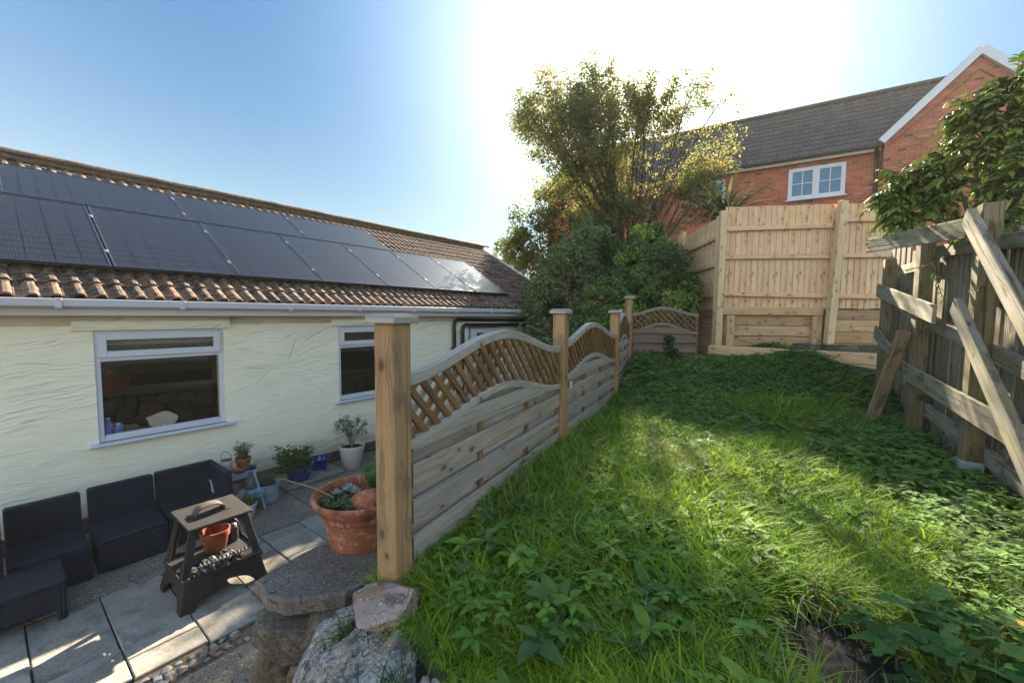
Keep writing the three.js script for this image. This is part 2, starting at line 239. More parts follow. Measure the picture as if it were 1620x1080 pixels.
const pinkStone = mat({ map: per(stoneTex, 0.5), bumpMap: per(stoneTex, 0.5), bumpScale: 0.035, color: [0.9, 0.76, 0.7], roughness: 0.85 });
const rubbleTex = tex(512, 512, (u, v) => { const a = fbm(u * 6, v * 6, 6, 6, 6, 75), b = fbm(u * 50, v * 50, 50, 50, 3, 76), c = fbm(u * 8, v * 8, 8, 8, 5, 77); let k = mix3([150, 128, 106], [86, 76, 66], clamp(a * 1.3 - 0.1)); k = mix3(k, [62, 58, 48], sstep(0.45, 0.75, c) * 0.6); k = mix3(k, [84, 92, 62], sstep(0.55, 0.75, fbm(u * 4, v * 4, 4, 4, 5, 78)) * 0.4); return mix3(k, [160, 150, 134], sstep(0.55, 0.75, b) * 0.5); });
const rubbleM = [[1, 1, 1], [0.8, 0.8, 0.78], [1.1, 1.02, 0.92]].map((c) => mat({ map: per(rubbleTex, 0.3), bumpMap: per(rubbleTex, 0.3), bumpScale: 0.02, color: c, roughness: 0.95 }));
const mortarM = mat({ map: per(rubbleTex, 0.6), bumpMap: per(rubbleTex, 0.6), bumpScale: 0.02, color: [0.55, 0.5, 0.46], roughness: 1 });
const pebbleM = [[0.16, 0.155, 0.16], [0.2, 0.185, 0.16], [0.16, 0.115, 0.1], [0.24, 0.235, 0.23], [0.1, 0.1, 0.105]].map((c) => mat({ color: c, roughness: 0.7 }));
const wickTex = tex(256, 256, (u, v) => { const col = Math.floor(u * 16), ro = (v * 32 + (col % 2) * 0.5) % 1; return clamp(Math.sin(Math.PI * ((u * 16) % 1)) * 0.6 + 0.5 * Math.sin(Math.PI * ro)); }, false);
const wicker = mat({ color: [0.014, 0.02, 0.036], specularIntensity: 0.6, bumpMap: per(wickTex, 0.3), bumpScale: 0.012, roughness: 0.5 });
const ironTex = tex(256, 256, (u, v) => { const a = fbm(u * 8, v * 8, 8, 8, 5, 85), b = fbm(u * 30, v * 30, 30, 30, 3, 86); return mix3(mix3([84, 77, 72], [56, 52, 50], a), [120, 96, 72], sstep(0.6, 0.75, b) * 0.5); });
const iron = mat({ map: per(ironTex, 0.5), color: [0.42, 0.42, 0.44], roughness: 0.55, metalness: 0.15 });
const terraTex = tex(512, 512, (u, v) => { const a = fbm(u * 8, v * 8, 8, 8, 6, 95), b = fbm(u * 26, v * 26, 26, 26, 4, 96); let k = mix3([184, 114, 82], [138, 82, 58], a); k = mix3(k, [214, 186, 164], sstep(0.58, 0.74, b) * 0.45); return mix3(k, [84, 60, 46], sstep(0.6, 0.78, fbm(u * 12, v * 12, 12, 12, 5, 97)) * 0.55); });
const terra = [1, 0.86, [0.95, 0.86, 0.84]].map((c) => mat({ map: per(terraTex, 0.7), bumpMap: per(terraTex, 0.7), bumpScale: 0.002, color: Array.isArray(c) ? c : [c, c, c], roughness: 0.9 }));
const bluePaint = mat({ color: [0.30, 0.37, 0.44], roughness: 0.6 }), blueGlaze = mat({ color: [0.012, 0.035, 0.22], roughness: 0.15, clearcoat: 0.8 }), creamPot = mat({ color: [0.52, 0.48, 0.43], roughness: 0.55 }), whitePot = mat({ color: [0.62, 0.62, 0.6], roughness: 0.5 }), zinc = mat({ color: [0.33, 0.4, 0.47], roughness: 0.5, metalness: 0.2 });
const brickTex = (() => { const r = mul(500), cols = []; for (let i = 0; i < 2000; i++) { const t = r(); cols.push(mix3([180, 106, 78], [146, 82, 62], t).map((x) => x * (0.9 + 0.2 * r())).concat()); if (r() < 0.06) cols[i] = [186, 128, 96]; if (r() < 0.05) cols[i] = [96, 60, 52]; }
  const W = 8, Hn = 24, f = (u, v, h) => { const row = Math.floor(v * Hn), x = u * W + (row % 2) * 0.5, ci = Math.floor(x) % W, fx = (x % 1), fy = (v * Hn) % 1, m = fx < 0.045 || fx > 0.955 || fy < 0.13; return h ? (m ? 0.1 : 0.75 + 0.2 * hash(ci, row, 9)) : m ? mix3([172, 138, 116], [150, 118, 98], vn(u * 90, v * 90, 90, 90, 4)) : mix3(cols[row * W + ci], [200, 150, 120], 0.25 * sstep(0.5, 0.8, vn(u * 120, v * 120, 120, 120, 5))); };
  return { map: per(tex(1024, 1024, (u, v) => f(u, v, 0)), 1.8), bumpMap: per(tex(1024, 1024, (u, v) => f(u, v, 1), false), 1.8) }; })();
const brickM = mat({ ...brickTex, bumpScale: 0.01, roughness: 0.9 });
const barkM = mat({ map: per(tex(256, 256, (u, v) => mix3([92, 80, 66], [48, 42, 36], fbm(u * 16, v * 6, 16, 6, 5, 105))), 0.4), roughness: 1 });
const leafM = (c, t = 0.4, rough = 0.95) => mat({ color: c, transmission: t, roughness: rough, thickness: 0 });
const glossLeaf = (c, t = 0.28) => mat({ color: c, transmission: t, roughness: 0.75, specularIntensity: 0.45, thickness: 0 });
const stemM = mat({ color: [0.1, 0.085, 0.05], roughness: 0.9 }), greenStem = mat({ color: [0.09, 0.14, 0.03], roughness: 0.8 }), dryM = mat({ color: [0.34, 0.27, 0.16], roughness: 1, transmission: 0.2 });
const white = mat({ color: [0.78, 0.78, 0.76], roughness: 0.5 });

// ---------------------------------------------------------------- frames of reference
// the bungalow and its patio: s along the wall, n out from it, y up
const HA = Math.atan2(0.789, 0.614), P0 = V(-3.088, -1.05, -5.219), HD = V(0.614, 0, -0.789), HN = V(0.789, 0, 0.614), PAT = -1.05;
const Hw = (s, n, y = PAT) => [P0.x + HD.x * s + HN.x * n, y, P0.z + HD.z * s + HN.z * n];
// the lawn
const FD = [0.449, -0.893], FP = [-0.46, -1.59]; // trellis fence line
function gy(x, z) { // height of the lawn
  let h = 0.31 * sstep(-4.2, -6.6, z) + 0.24 * sstep(3.5, 4.6, x) * sstep(-3.5, -4.9, z) - 0.02;
  h += 0.05 * (fbm(x * 1.3 + 20, z * 1.3 + 20, 256, 256, 3, 5) - 0.5) + 0.05 * sstep(1.0, 2.4, x) * sstep(-2.2, -1.2, z);
  return h;
}
function leftEdge(z) { // left rim of the lawn
  if (z < -1.56) return FP[0] + (z - FP[1]) * FD[0] / FD[1] - 0.02;
  if (z < -1.15) return lerp(-0.495, -0.15, sstep(-1.62, -1.15, z));
  return -0.15 - 0.45 * sstep(-0.6, 3, z);
}

// ---------------------------------------------------------------- ground and lawn
{
  const g = new THREE.PlaneGeometry(900, 900); g.rotateX(-Math.PI / 2); g.translate(0, -1.25, 0);
  struct('ground', g, turfM);
  // the raised lawn, with a rim that drops to the patio level
  const zs = []; for (let z = 6; z > -13; z -= 0.12) zs.push(z);
  const NX = 110, nz = zs.length - 1;
  const lawn = sheet(NX + 2, nz, (u, v) => {
    const k = Math.round(u * (NX + 2)), z = zs[Math.round(v * nz)], e = leftEdge(z);
    if (k < 2) return [e - 0.06 + k * 0.03, k ? gy(e, z) - 0.12 : -1.3, z];
    const t = (k - 2) / NX, x = e + 7 * t + 10 * Math.pow(t, 4); return [x, gy(x, z), z];
  }, (u, v, p) => [p[0], p[2]]);
  struct('lawn', lawn, turfM);
  const tr = cbox(50, 3, 34, 0, 0, 0, 0); tr.translate(28.9, -0.2, -24.4); // higher ground behind the new fence
  struct('terrace', tr, turfM);
}
// ---------------------------------------------------------------- bungalow
const bung = thing('bungalow', 'cream rendered bungalow with a brown tiled roof and white gutter beside the patio', 'house', [P0.x, PAT, P0.z], HA);
{
  const r = mul(1200), S0 = -4.2, S1 = 7.15, WT = 2.1;
  // openings: s0, s1, y0, y1 (from the patio)
  const op = [[-1.56, -0.48, 0.845, 1.95], [0.945, 1.98, 0.865, 1.95], [3.62, 4.66, 0.0, 1.93]];
  const ss = [S0, ...op.flatMap((o) => [o[0], o[1]]), S1], th = 0.26, list = [];
  const wallBox = (a, b, c, d) => { const g = cbox(b - a, d - c, th, 0, (a + b) / 2, (c + d) / 2, -th / 2); const p = g.attributes.position, uv = g.attributes.uv; for (let i = 0; i < p.count; i++) uv.setXY(i, p.getX(i) + p.getZ(i), p.getY(i)); return g; };
  for (let i = 0; i < ss.length - 1; i++) { if (i % 2 === 0) list.push(wallBox(ss[i], ss[i + 1], 0.14, WT)); else { const o = op[(i - 1) / 2]; if (o[2] > 0.2) list.push(wallBox(o[0], o[1], 0.14, o[2])); list.push(wallBox(o[0], o[1], o[3], WT)); } }
  const BD = 6.6; // depth of the house
  for (const [a, b] of [[S0, S0 + th], [S1 - th, S1]]) list.push(cbox(th, WT + 0.13, BD - th, 0, (a + b) / 2, WT / 2, -BD / 2 - th / 2), ext(poly([[-BD + 0.02, 0], [-0.02, 0], [-BD / 2, BD / 2 * 0.55]]), th - 0.01, 0).rotateY(-Math.PI / 2).translate(b - 0.005, WT + 0.07, 0));
  list.push(cbox(S1 - S0, WT, th, 0, (S0 + S1) / 2, WT / 2, -BD));
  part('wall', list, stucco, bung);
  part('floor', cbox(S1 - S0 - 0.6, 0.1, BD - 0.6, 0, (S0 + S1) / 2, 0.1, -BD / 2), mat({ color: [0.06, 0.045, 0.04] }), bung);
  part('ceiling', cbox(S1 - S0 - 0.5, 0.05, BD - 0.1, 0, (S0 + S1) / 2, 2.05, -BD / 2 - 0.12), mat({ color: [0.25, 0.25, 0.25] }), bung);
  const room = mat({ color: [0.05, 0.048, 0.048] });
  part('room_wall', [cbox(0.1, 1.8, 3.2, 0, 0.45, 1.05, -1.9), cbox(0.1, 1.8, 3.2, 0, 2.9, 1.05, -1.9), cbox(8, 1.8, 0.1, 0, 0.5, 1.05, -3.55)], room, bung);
  // brick plinth, brick by brick where it shows
  part('plinth', [cbox(S1 - S0, 0.14, th - 0.02, 0, (S0 + S1) / 2, 0.07, -th / 2 - 0.01)], mortarM, bung);
  const bm = [[0.20, 0.11, 0.09], [0.15, 0.085, 0.075], [0.12, 0.08, 0.075]].map((c) => mat({ color: c, bumpMap: per(rubbleTex, 0.3), bumpScale: 0.004, roughness: 0.95 }));
  const bg = [0, 1, 2].map((k) => cbox(0.213, 0.062, 0.1, 0.004));
  for (let row = 0; row < 2; row++) for (let k = 0; k < 22; k++) { const b = part('brick', bg[k % 3], bm[Math.floor(r() * 3)], bung); b.position.set(-0.95 + k * 0.224 + row * 0.112, 0.034 + row * 0.07, -0.045 + 0.004 * r()); }
  // rendered lintels that stand proud over the windows
  for (const [a, b] of [[-1.70, -0.35], [0.83, 2.1], [3.45, 4.85]]) {
    const sh = poly([[0, 2.098], [0.035, 2.098], [0.045, 2.0], [0.03, 1.962], [0, 1.955]]); const g = ext(sh, b - a - 0.08, 0.006); g.rotateY(Math.PI / 2); g.translate(a, 0, 0);
    const h2 = g.clone(); const p = h2.attributes.position, uv = h2.attributes.uv; // local: x->along
    for (let i = 0; i < p.count; i++) uv.setXY(i, p.getX(i) + 1.3, p.getY(i) + p.getZ(i)); h2.scale(1, 1, -1); h2.computeVertexNormals(); at(h2, [0, 0, 0]);
    const q = h2.attributes.position; let mn = 9; for (let i = 0; i < q.count; i++) mn = Math.min(mn, q.getZ(i)); h2.translate(0, 0, -mn - 0.002); part('lintel', h2, stucco, bung);
  }
  // windows
  function frameBars(a, b, c, d, w, dep, z, m, parent, name) { return part(name, [cbox(w, d - c, dep, 0.005, a + w / 2, (c + d) / 2, z), cbox(w, d - c, dep, 0.005, b - w / 2, (c + d) / 2, z), cbox(b - a - 2 * w, w, dep, 0.005, (a + b) / 2, c + w / 2, z), cbox(b - a - 2 * w, w, dep, 0.005, (a + b) / 2, d - w / 2, z)], m, parent); }
  function casement(a, b, y0, y1, ym) {
    const w = new THREE.Group(); w.name = 'window'; bung.add(w);
    frameBars(a, b, y0, y1, 0.045, 0.07, -0.055, upvc, w, 'frame');
    part('transom', cbox(b - a - 0.09, 0.05, 0.066, 0.005, (a + b) / 2, ym, -0.054), upvc, w);
    frameBars(a + 0.03, b - 0.03, ym + 0.015, y1 - 0.03, 0.062, 0.05, -0.018, upvc, w, 'sash');
    part('bead', [cbox(b - a - 0.1, 0.02, 0.03, 0.004, (a + b) / 2, y0 + 0.055, -0.034)], upvc, w);
    part('pane', cbox(b - a - 0.1, ym - y0 - 0.06, 0.004, 0, (a + b) / 2, (ym + y0) / 2 + 0.01, -0.05), pane, w);
    part('pane', cbox(b - a - 0.16, y1 - ym - 0.1, 0.004, 0, (a + b) / 2, (ym + y1) / 2, -0.025), pane, w);
    part('sill', cbox(b - a + 0.15, 0.028, 0.15, 0.008, (a + b) / 2, y0 - 0.014, 0.0), upvcSill, w);
    part('window_board', cbox(b - a + 0.1, 0.03, 0.3, 0.006, (a + b) / 2, y0 - 0.016, -0.24), mat({ color: [0.3, 0.25, 0.2] }), w);
    return w;
  }
  casement(-1.56, -0.48, 0.845, 1.95, 1.67); casement(0.945, 1.98, 0.865, 1.95, 1.655);
  const blindT = tex(256, 128, (u, v) => v < 0.5 ? mix3([120, 116, 106], [58, 56, 52], vn(u * 128, v * 64, 128, 64, 9)) : mix3([176, 166, 148], [160, 150, 134], v));
  const bl = thing('window_blind', 'beige roman blind with a speckled lower band inside the large window', 'blind', [P0.x, PAT, P0.z], HA);
  part('cloth', (() => { const g = new THREE.PlaneGeometry(0.98, 0.26, 24, 6); const p = g.attributes.position; for (let i = 0; i < p.count; i++) p.setZ(i, 0.008 * Math.sin(p.getX(i) * 40) + 0.012 * Math.cos(p.getY(i) * 30)); g.computeVertexNormals(); g.translate(-1.02, 1.80, -0.13); return g; })(), mat({ map: blindT, roughness: 1 }), bl);
  part('batten', cbox(1.0, 0.02, 0.02, 0.004, -1.02, 1.672, -0.13), mat({ color: [0.3, 0.28, 0.25] }), bl);
  // door behind the trellis
  const dr = new THREE.Group(); dr.name = 'door'; bung.add(dr);
  frameBars(3.62, 4.66, 0.0, 1.93, 0.06, 0.09, -0.07, upvc, dr, 'frame'); frameBars(3.80, 4.58, 0.08, 1.86, 0.10, 0.06, -0.045, upvc, dr, 'leaf');
  part('mullion', cbox(0.05, 1.8, 0.06, 0.005, 3.775, 0.96, -0.06), upvc, dr);
  part('pane', cbox(0.60, 1.6, 0.004, 0, 4.19, 0.98, -0.05), pane, dr); part('pane', cbox(0.08, 1.78, 0.004, 0, 3.71, 0.96, -0.055), pane, dr);
  part('handle', [cbox(0.03, 0.2, 0.02, 0.006, 3.86, 0.98, 0.0), tube([[3.86, 1.0, 0.0], [3.86, 1.0, 0.045], [3.97, 1.0, 0.05]], 0.01, 8, 12)], clampM, dr);
  // roof: eave line at n = .25, y = 2.27, slope 29.75 degrees
  const sl = 29.75 * Math.PI / 180, cs = Math.cos(sl), sn = Math.sin(sl), RS0 = -4.3, RS1 = 7.33, UR = 3.78, E = [0.25, 2.27];
  const onRoof = (s, u, h) => [s, E[1] + u * sn + h * cs, E[0] - u * cs + h * sn];
  const frame4 = (s, u, h, extra = 0) => { const m = new THREE.Matrix4().makeBasis(V(1, 0, 0), V(0, sn, -cs), V(0, cs, sn)); m.setPosition(...onRoof(s, u, h - 0.02)); return m; }; // x along eave, y up slope, z out
  const under = cbox(RS1 - RS0, UR, 0.03, 0, 0, UR / 2, 0); under.applyMatrix4(frame4((RS0 + RS1) / 2, 0, -0.055)); const ridgeN = E[0] - UR * cs, ridgeY = E[1] + UR * sn;
  const back = cbox(RS1 - RS0, 4.1, 0.05, 0, 0, 0, 0); back.applyMatrix4(M4([(RS0 + RS1) / 2, ridgeY - 2.05 * sn - 0.03, ridgeN - 2.05 * cs], [-(Math.PI / 2 - sl), 0, 0]));
  part('roof_deck', [under, back], mat({ map: per(tileTex, 0.9), color: [0.35, 0.33, 0.32] }), bung);
  function tileGeo(k) { // double roll tile: x across .282, y up the slope, z out
    const p = 0.141, prof = []; for (let q = 0; q < 2; q++) { const o = q * p - p; prof.push([o, 0.004], [o + 0.052, 0.0], [o + 0.060, 0.011], [o + 0.069, 0.012], [o + 0.075, 0.028], [o + 0.088, 0.033], [o + 0.115, 0.033], [o + 0.130, 0.026], [o + 0.139, 0.006]); }
    const L = 0.30, pos = [], uv = [], rr = mul(k * 31), ou = rr() * 3, ov = rr() * 3, lift = 0.02; const P = (i, v) => [prof[i][0] * 0.995, v * L - 0.0, prof[i][1] + lift * (1 - v) + (v ? -0.004 : 0)], Q = (i) => [prof[i][0] * 0.995, 0.003, prof[i][1] + lift - 0.02];
    for (let i = 0; i < prof.length - 1; i++) { const a = P(i, 0), b = P(i + 1, 0), c = P(i + 1, 1), d = P(i, 1), e = Q(i), f = Q(i + 1); pos.push(...a, ...b, ...c, ...a, ...c, ...d, ...e, ...f, ...b, ...e, ...b, ...a); for (const w of [a, b, c, a, c, d, e, f, b, e, b, a]) uv.push(w[0] + ou, w[1] + w[2] + ov); }
    return flat(pos, uv);
  }
  const tg = [1, 2, 3, 4].map(tileGeo), G = 0.26, all = [];
  const covered = (s, u) => (s > -4.3 && s < 5.15 && u > 0.95 && u < 2.0) || (s < 2.9 && u > 0.95 && u < 3.0);
  for (let row = 0; row * G < UR - 0.18; row++) for (let s = RS0 + 0.14; s < RS1; s += 0.282) { const u = row * G; const w = onRoof(s, u + 0.1, 0), world = V(...Hw(w[0], w[2], w[1] + PAT)); const d = world.distanceTo(V(0, 1.1, 0)); const seen = world.z < -1 && Math.abs(world.x / world.z) < 1.3; all.push({ s, u, d: d + (covered(s, u + 0.1) ? 100 : 0) + (seen ? 0 : 200) }); }
  all.sort((a, b) => a.d - b.d);
  const rest = [];
  all.forEach((t, i) => { const k = Math.floor(r() * 4), m = frame4(t.s + (r() - 0.5) * 0.006, t.u + (r() - 0.5) * 0.012, (r() - 0.5) * 0.006); m.multiply(new THREE.Matrix4().makeRotationZ((r() - 0.5) * 0.02)); if (i < 300) { const o = part('roof_tile', tg[k], tileM[Math.floor(r() * 4)], bung); o.applyMatrix4(m); } else rest.push(tg[k].clone().applyMatrix4(m)); });
  part('roof_tiles', rest, tileM[1], bung, null, 'stuff');
  const rg = [0, 1].map((k) => { const g = sheet(12, 1, (u, v) => { const a = Math.PI * (0.06 + 0.88 * u), R = 0.125; return [v * 0.45, Math.sin(a) * R * 0.85 - 0.04, Math.cos(a) * R]; }, (u, v) => [v * 0.45 + k * 0.3, u * 0.4]); return g; });
  const mm = mat({ map: per(tileTex, 0.5), color: [0.62, 0.6, 0.58], bumpMap: per(tileTex, 0.3), bumpScale: 0.004, roughness: 0.95 });
  for (let s = RS0, i = 0; s < RS1 - 0.1; s += 0.44, i++) { const o = part('ridge_tile', rg[i % 2], mm, bung); o.position.set(s, ridgeY + 0.05 + 0.006 * r(), ridgeN); o.rotation.z = (r() - 0.5) * 0.02; }
  part('ridge_mortar', [cbox(RS1 - RS0, 0.09, 0.16, 0.02, (RS0 + RS1) / 2, ridgeY + 0.01, ridgeN)], mat({ map: per(rubbleTex, 0.4), color: [0.9, 0.88, 0.84], bumpMap: per(rubbleTex, 0.4), bumpScale: 0.02 }), bung);
  // verge strip, fascia, soffit, gutter
  const vg = cbox(0.05, UR + 0.05, 0.11, 0.006, 0, UR / 2, 0); vg.applyMatrix4(frame4(RS1 + 0.02, 0, 0.0)); part('verge', vg, upvc, bung);
  part('fascia', cbox(RS1 - RS0, 0.15, 0.022, 0.003, (RS0 + RS1) / 2, 2.175, 0.215), fasciaM, bung); part('soffit', cbox(RS1 - RS0, 0.015, 0.21, 0.003, (RS0 + RS1) / 2, 2.108, 0.1), fasciaM, bung);
  const gp = poly([[0, 0.075], [0, 0.02], [0.012, 0], [0.085, 0], [0.1, 0.012], [0.104, 0.07], [0.098, 0.076], [0.092, 0.07], [0.09, 0.02], [0.08, 0.012], [0.018, 0.012], [0.012, 0.02], [0.012, 0.075]]);
  const gut = ext(gp, RS1 - RS0 + 0.06, 0); gut.rotateY(Math.PI / 2); gut.scale(1, 1, -1); gut.translate(RS0, 2.175, 0.228); gut.computeVertexNormals(); const gutter = part('gutter', gut, gutterM, bung);
  for (const s of [-1.80, -0.93, 0.15, 1.1, 2.05, 3.0, 3.95, 4.85, 5.8, 6.6]) part('bracket', [cbox(0.045, 0.084, 0.012, 0.003, s, 2.213, 0.335), cbox(0.045, 0.012, 0.11, 0.003, s, 2.168, 0.28)], gutterM, gutter);
  // black waste pipes on the wall
  const pipe = (pts) => tube(pts, 0.036, 10, 60);
  for (const [s, y] of [[3.2, 2.03], [3.42, 1.93]]) part('drainpipe', pipe([[s, 0, 0.06], [s, y - 0.2, 0.06], [s, y - 0.07, 0.06], [s + 0.05, y, 0.06], [s + 0.2, y, 0.06], [6.9, y - 0.04, 0.06]]), black, bung);
  part('pipe_clip', [3.2, 3.42].flatMap((s) => [0.55, 1.5].map((y) => cbox(0.1, 0.03, 0.1, 0.006, s, y, 0.055))), black, bung);
  part('cable', tube([[2.28, 2.1, 0.05], [2.2, 2.02, 0.05], [2.14, 1.9, 0.03], [2.1, 1.6, 0.012]], 0.012, 6, 16), black, bung);
  // flue beyond the gable
  part('flue', [lathe([[0.09, -3], [0.09, 0], [0.11, 0.01], [0.11, 0.05], [0.0, 0.06]], 16).translate(7.62, 2.95, -2.2)], zinc, bung);

  // solar panels
  const panel = (name, label, s, u, w, h, land) => {
    const t = thing(name, label, 'solar panel', [P0.x, PAT, P0.z], HA, undefined), m = frame4(s + w / 2, u, 0.1), f = 0.016;
    const add = (n, g, mt, p = t) => { const o = part(n, g.applyMatrix4(m), mt, p); return o; };
    const face = new THREE.PlaneGeometry(w - 2 * f + 0.002, h - 2 * f + 0.002); face.translate(0, h / 2, 0.012); const uv = face.attributes.uv; for (let i = 0; i < 4; i++) { const a = uv.getX(i), b = uv.getY(i); land ? uv.setXY(i, b * 1.1, a * 1.7) : uv.setXY(i, a * 1.1, b * 1.7); }
    add('glass', face, cellM);
    add('frame', merge([cbox(f, h, 0.035, 0.002, -w / 2 + f / 2, h / 2, 0), cbox(f, h, 0.035, 0.002, w / 2 - f / 2, h / 2, 0), cbox(w - 2 * f, f, 0.035, 0.002, 0, f / 2, 0), cbox(w - 2 * f, f, 0.035, 0.002, 0, h - f / 2, 0), cbox(w - 0.03, h - 0.03, 0.006, 0, 0, h / 2, -0.012)]), panelFrame);
    for (const q of [0.22, 0.8]) add('clamp', cbox(0.03, 0.06, 0.02, 0.003, w / 2 + 0.009, h * q, 0.012), clampM);
    add('rail', merge([0.22, 0.8].map((q) => cbox(w + 0.01, 0.04, 0.05, 0.003, 0, h * q, -0.045))), panelFrame);
    return t;
  };
  const low = [-3.6, -2.495, -1.367, -0.25, 0.823, 1.915, 2.958, 4.008], lw = [1.1, 1.112, 1.101, 1.057, 1.076, 1.027, 1.034, 1.08], ln = ['first from the left and cut by the picture edge', '', 'second from the left', 'third from the left', 'fourth from the left', 'fifth from the left', 'sixth from the left, cloud reflected', 'last at its right end'];
  low.forEach((s, i) => { if (i === 0) return; panel('solar_panel', i === 1 ? 'black solar panel of the lower row cut by the left picture edge' : 'black upright solar panel of the lower row, ' + ln[i], s, 0.487, lw[i], 1.645, false); });
  [[-3.78, 1.72, ''], [-2.02, 1.645, 'long black solar panel at the left end of the upper row under the ridge'], [-0.362, 1.642, 'long black solar panel in the middle of the upper row under the ridge'], [1.296, 1.66, 'long black solar panel at the right end of the upper row beside bare tiles']].forEach(([s, w, l]) => { if (l) panel('solar_panel', l, s, 2.165, w, 1.025, true); });
}

// things seen through the large window
{
  const fw = (s, y, n) => Hw(s, n, PAT + y);
  const pl = thing('wall_plate', 'pale oval scalloped plaque leaning inside the large window', 'plaque', fw(-1.03, 0.865, -0.17), HA);
  const sh = new THREE.Shape(); for (let i = 0; i <= 60; i++) { const a = i / 60 * 2 * Math.PI, k = 1 + 0.05 * Math.sin(a * 5 + 1) * (Math.sin(a) > 0 ? 1 : 0.3) + (Math.abs(a - 2.75) < 0.16 ? 0.14 : 0); const p = [Math.cos(a) * 0.125 * k, 0.085 + Math.sin(a) * 0.085 * k]; i ? sh.lineTo(...p) : sh.moveTo(...p); }
  part('face', ext(sh, 0.01, 0.003), mat({ color: [0.55, 0.47, 0.38] }), pl).rotation.x = -0.12; part('clip', cbox(0.012, 0.04, 0.03, 0.003, 0, 0.02, 0.015), white, pl);
  const bb = (s, h, w, l) => { const t = thing('bottle', l, 'bottle', fw(s, 0.865, -0.12), HA); const m = mat({ color: [0.02, 0.14, 0.42], roughness: 0.25, clearcoat: 0.6 }); part('body', lathe([[0.001, 0], [w, 0.004], [w, h * 0.7], [w * 0.5, h * 0.86], [w * 0.45, h * 0.9]], 20), m, t); part('cap', lathe([[w * 0.5, h * 0.9], [w * 0.5, h], [0.001, h]], 16), mat({ color: [0.3, 0.5, 0.7] }), t); };
  bb(-1.475, 0.2, 0.035, 'tall blue bottle at the left corner of the large window sill'); bb(-1.40, 0.13, 0.04, 'short blue bottle right of the tall one on the large window sill');
}

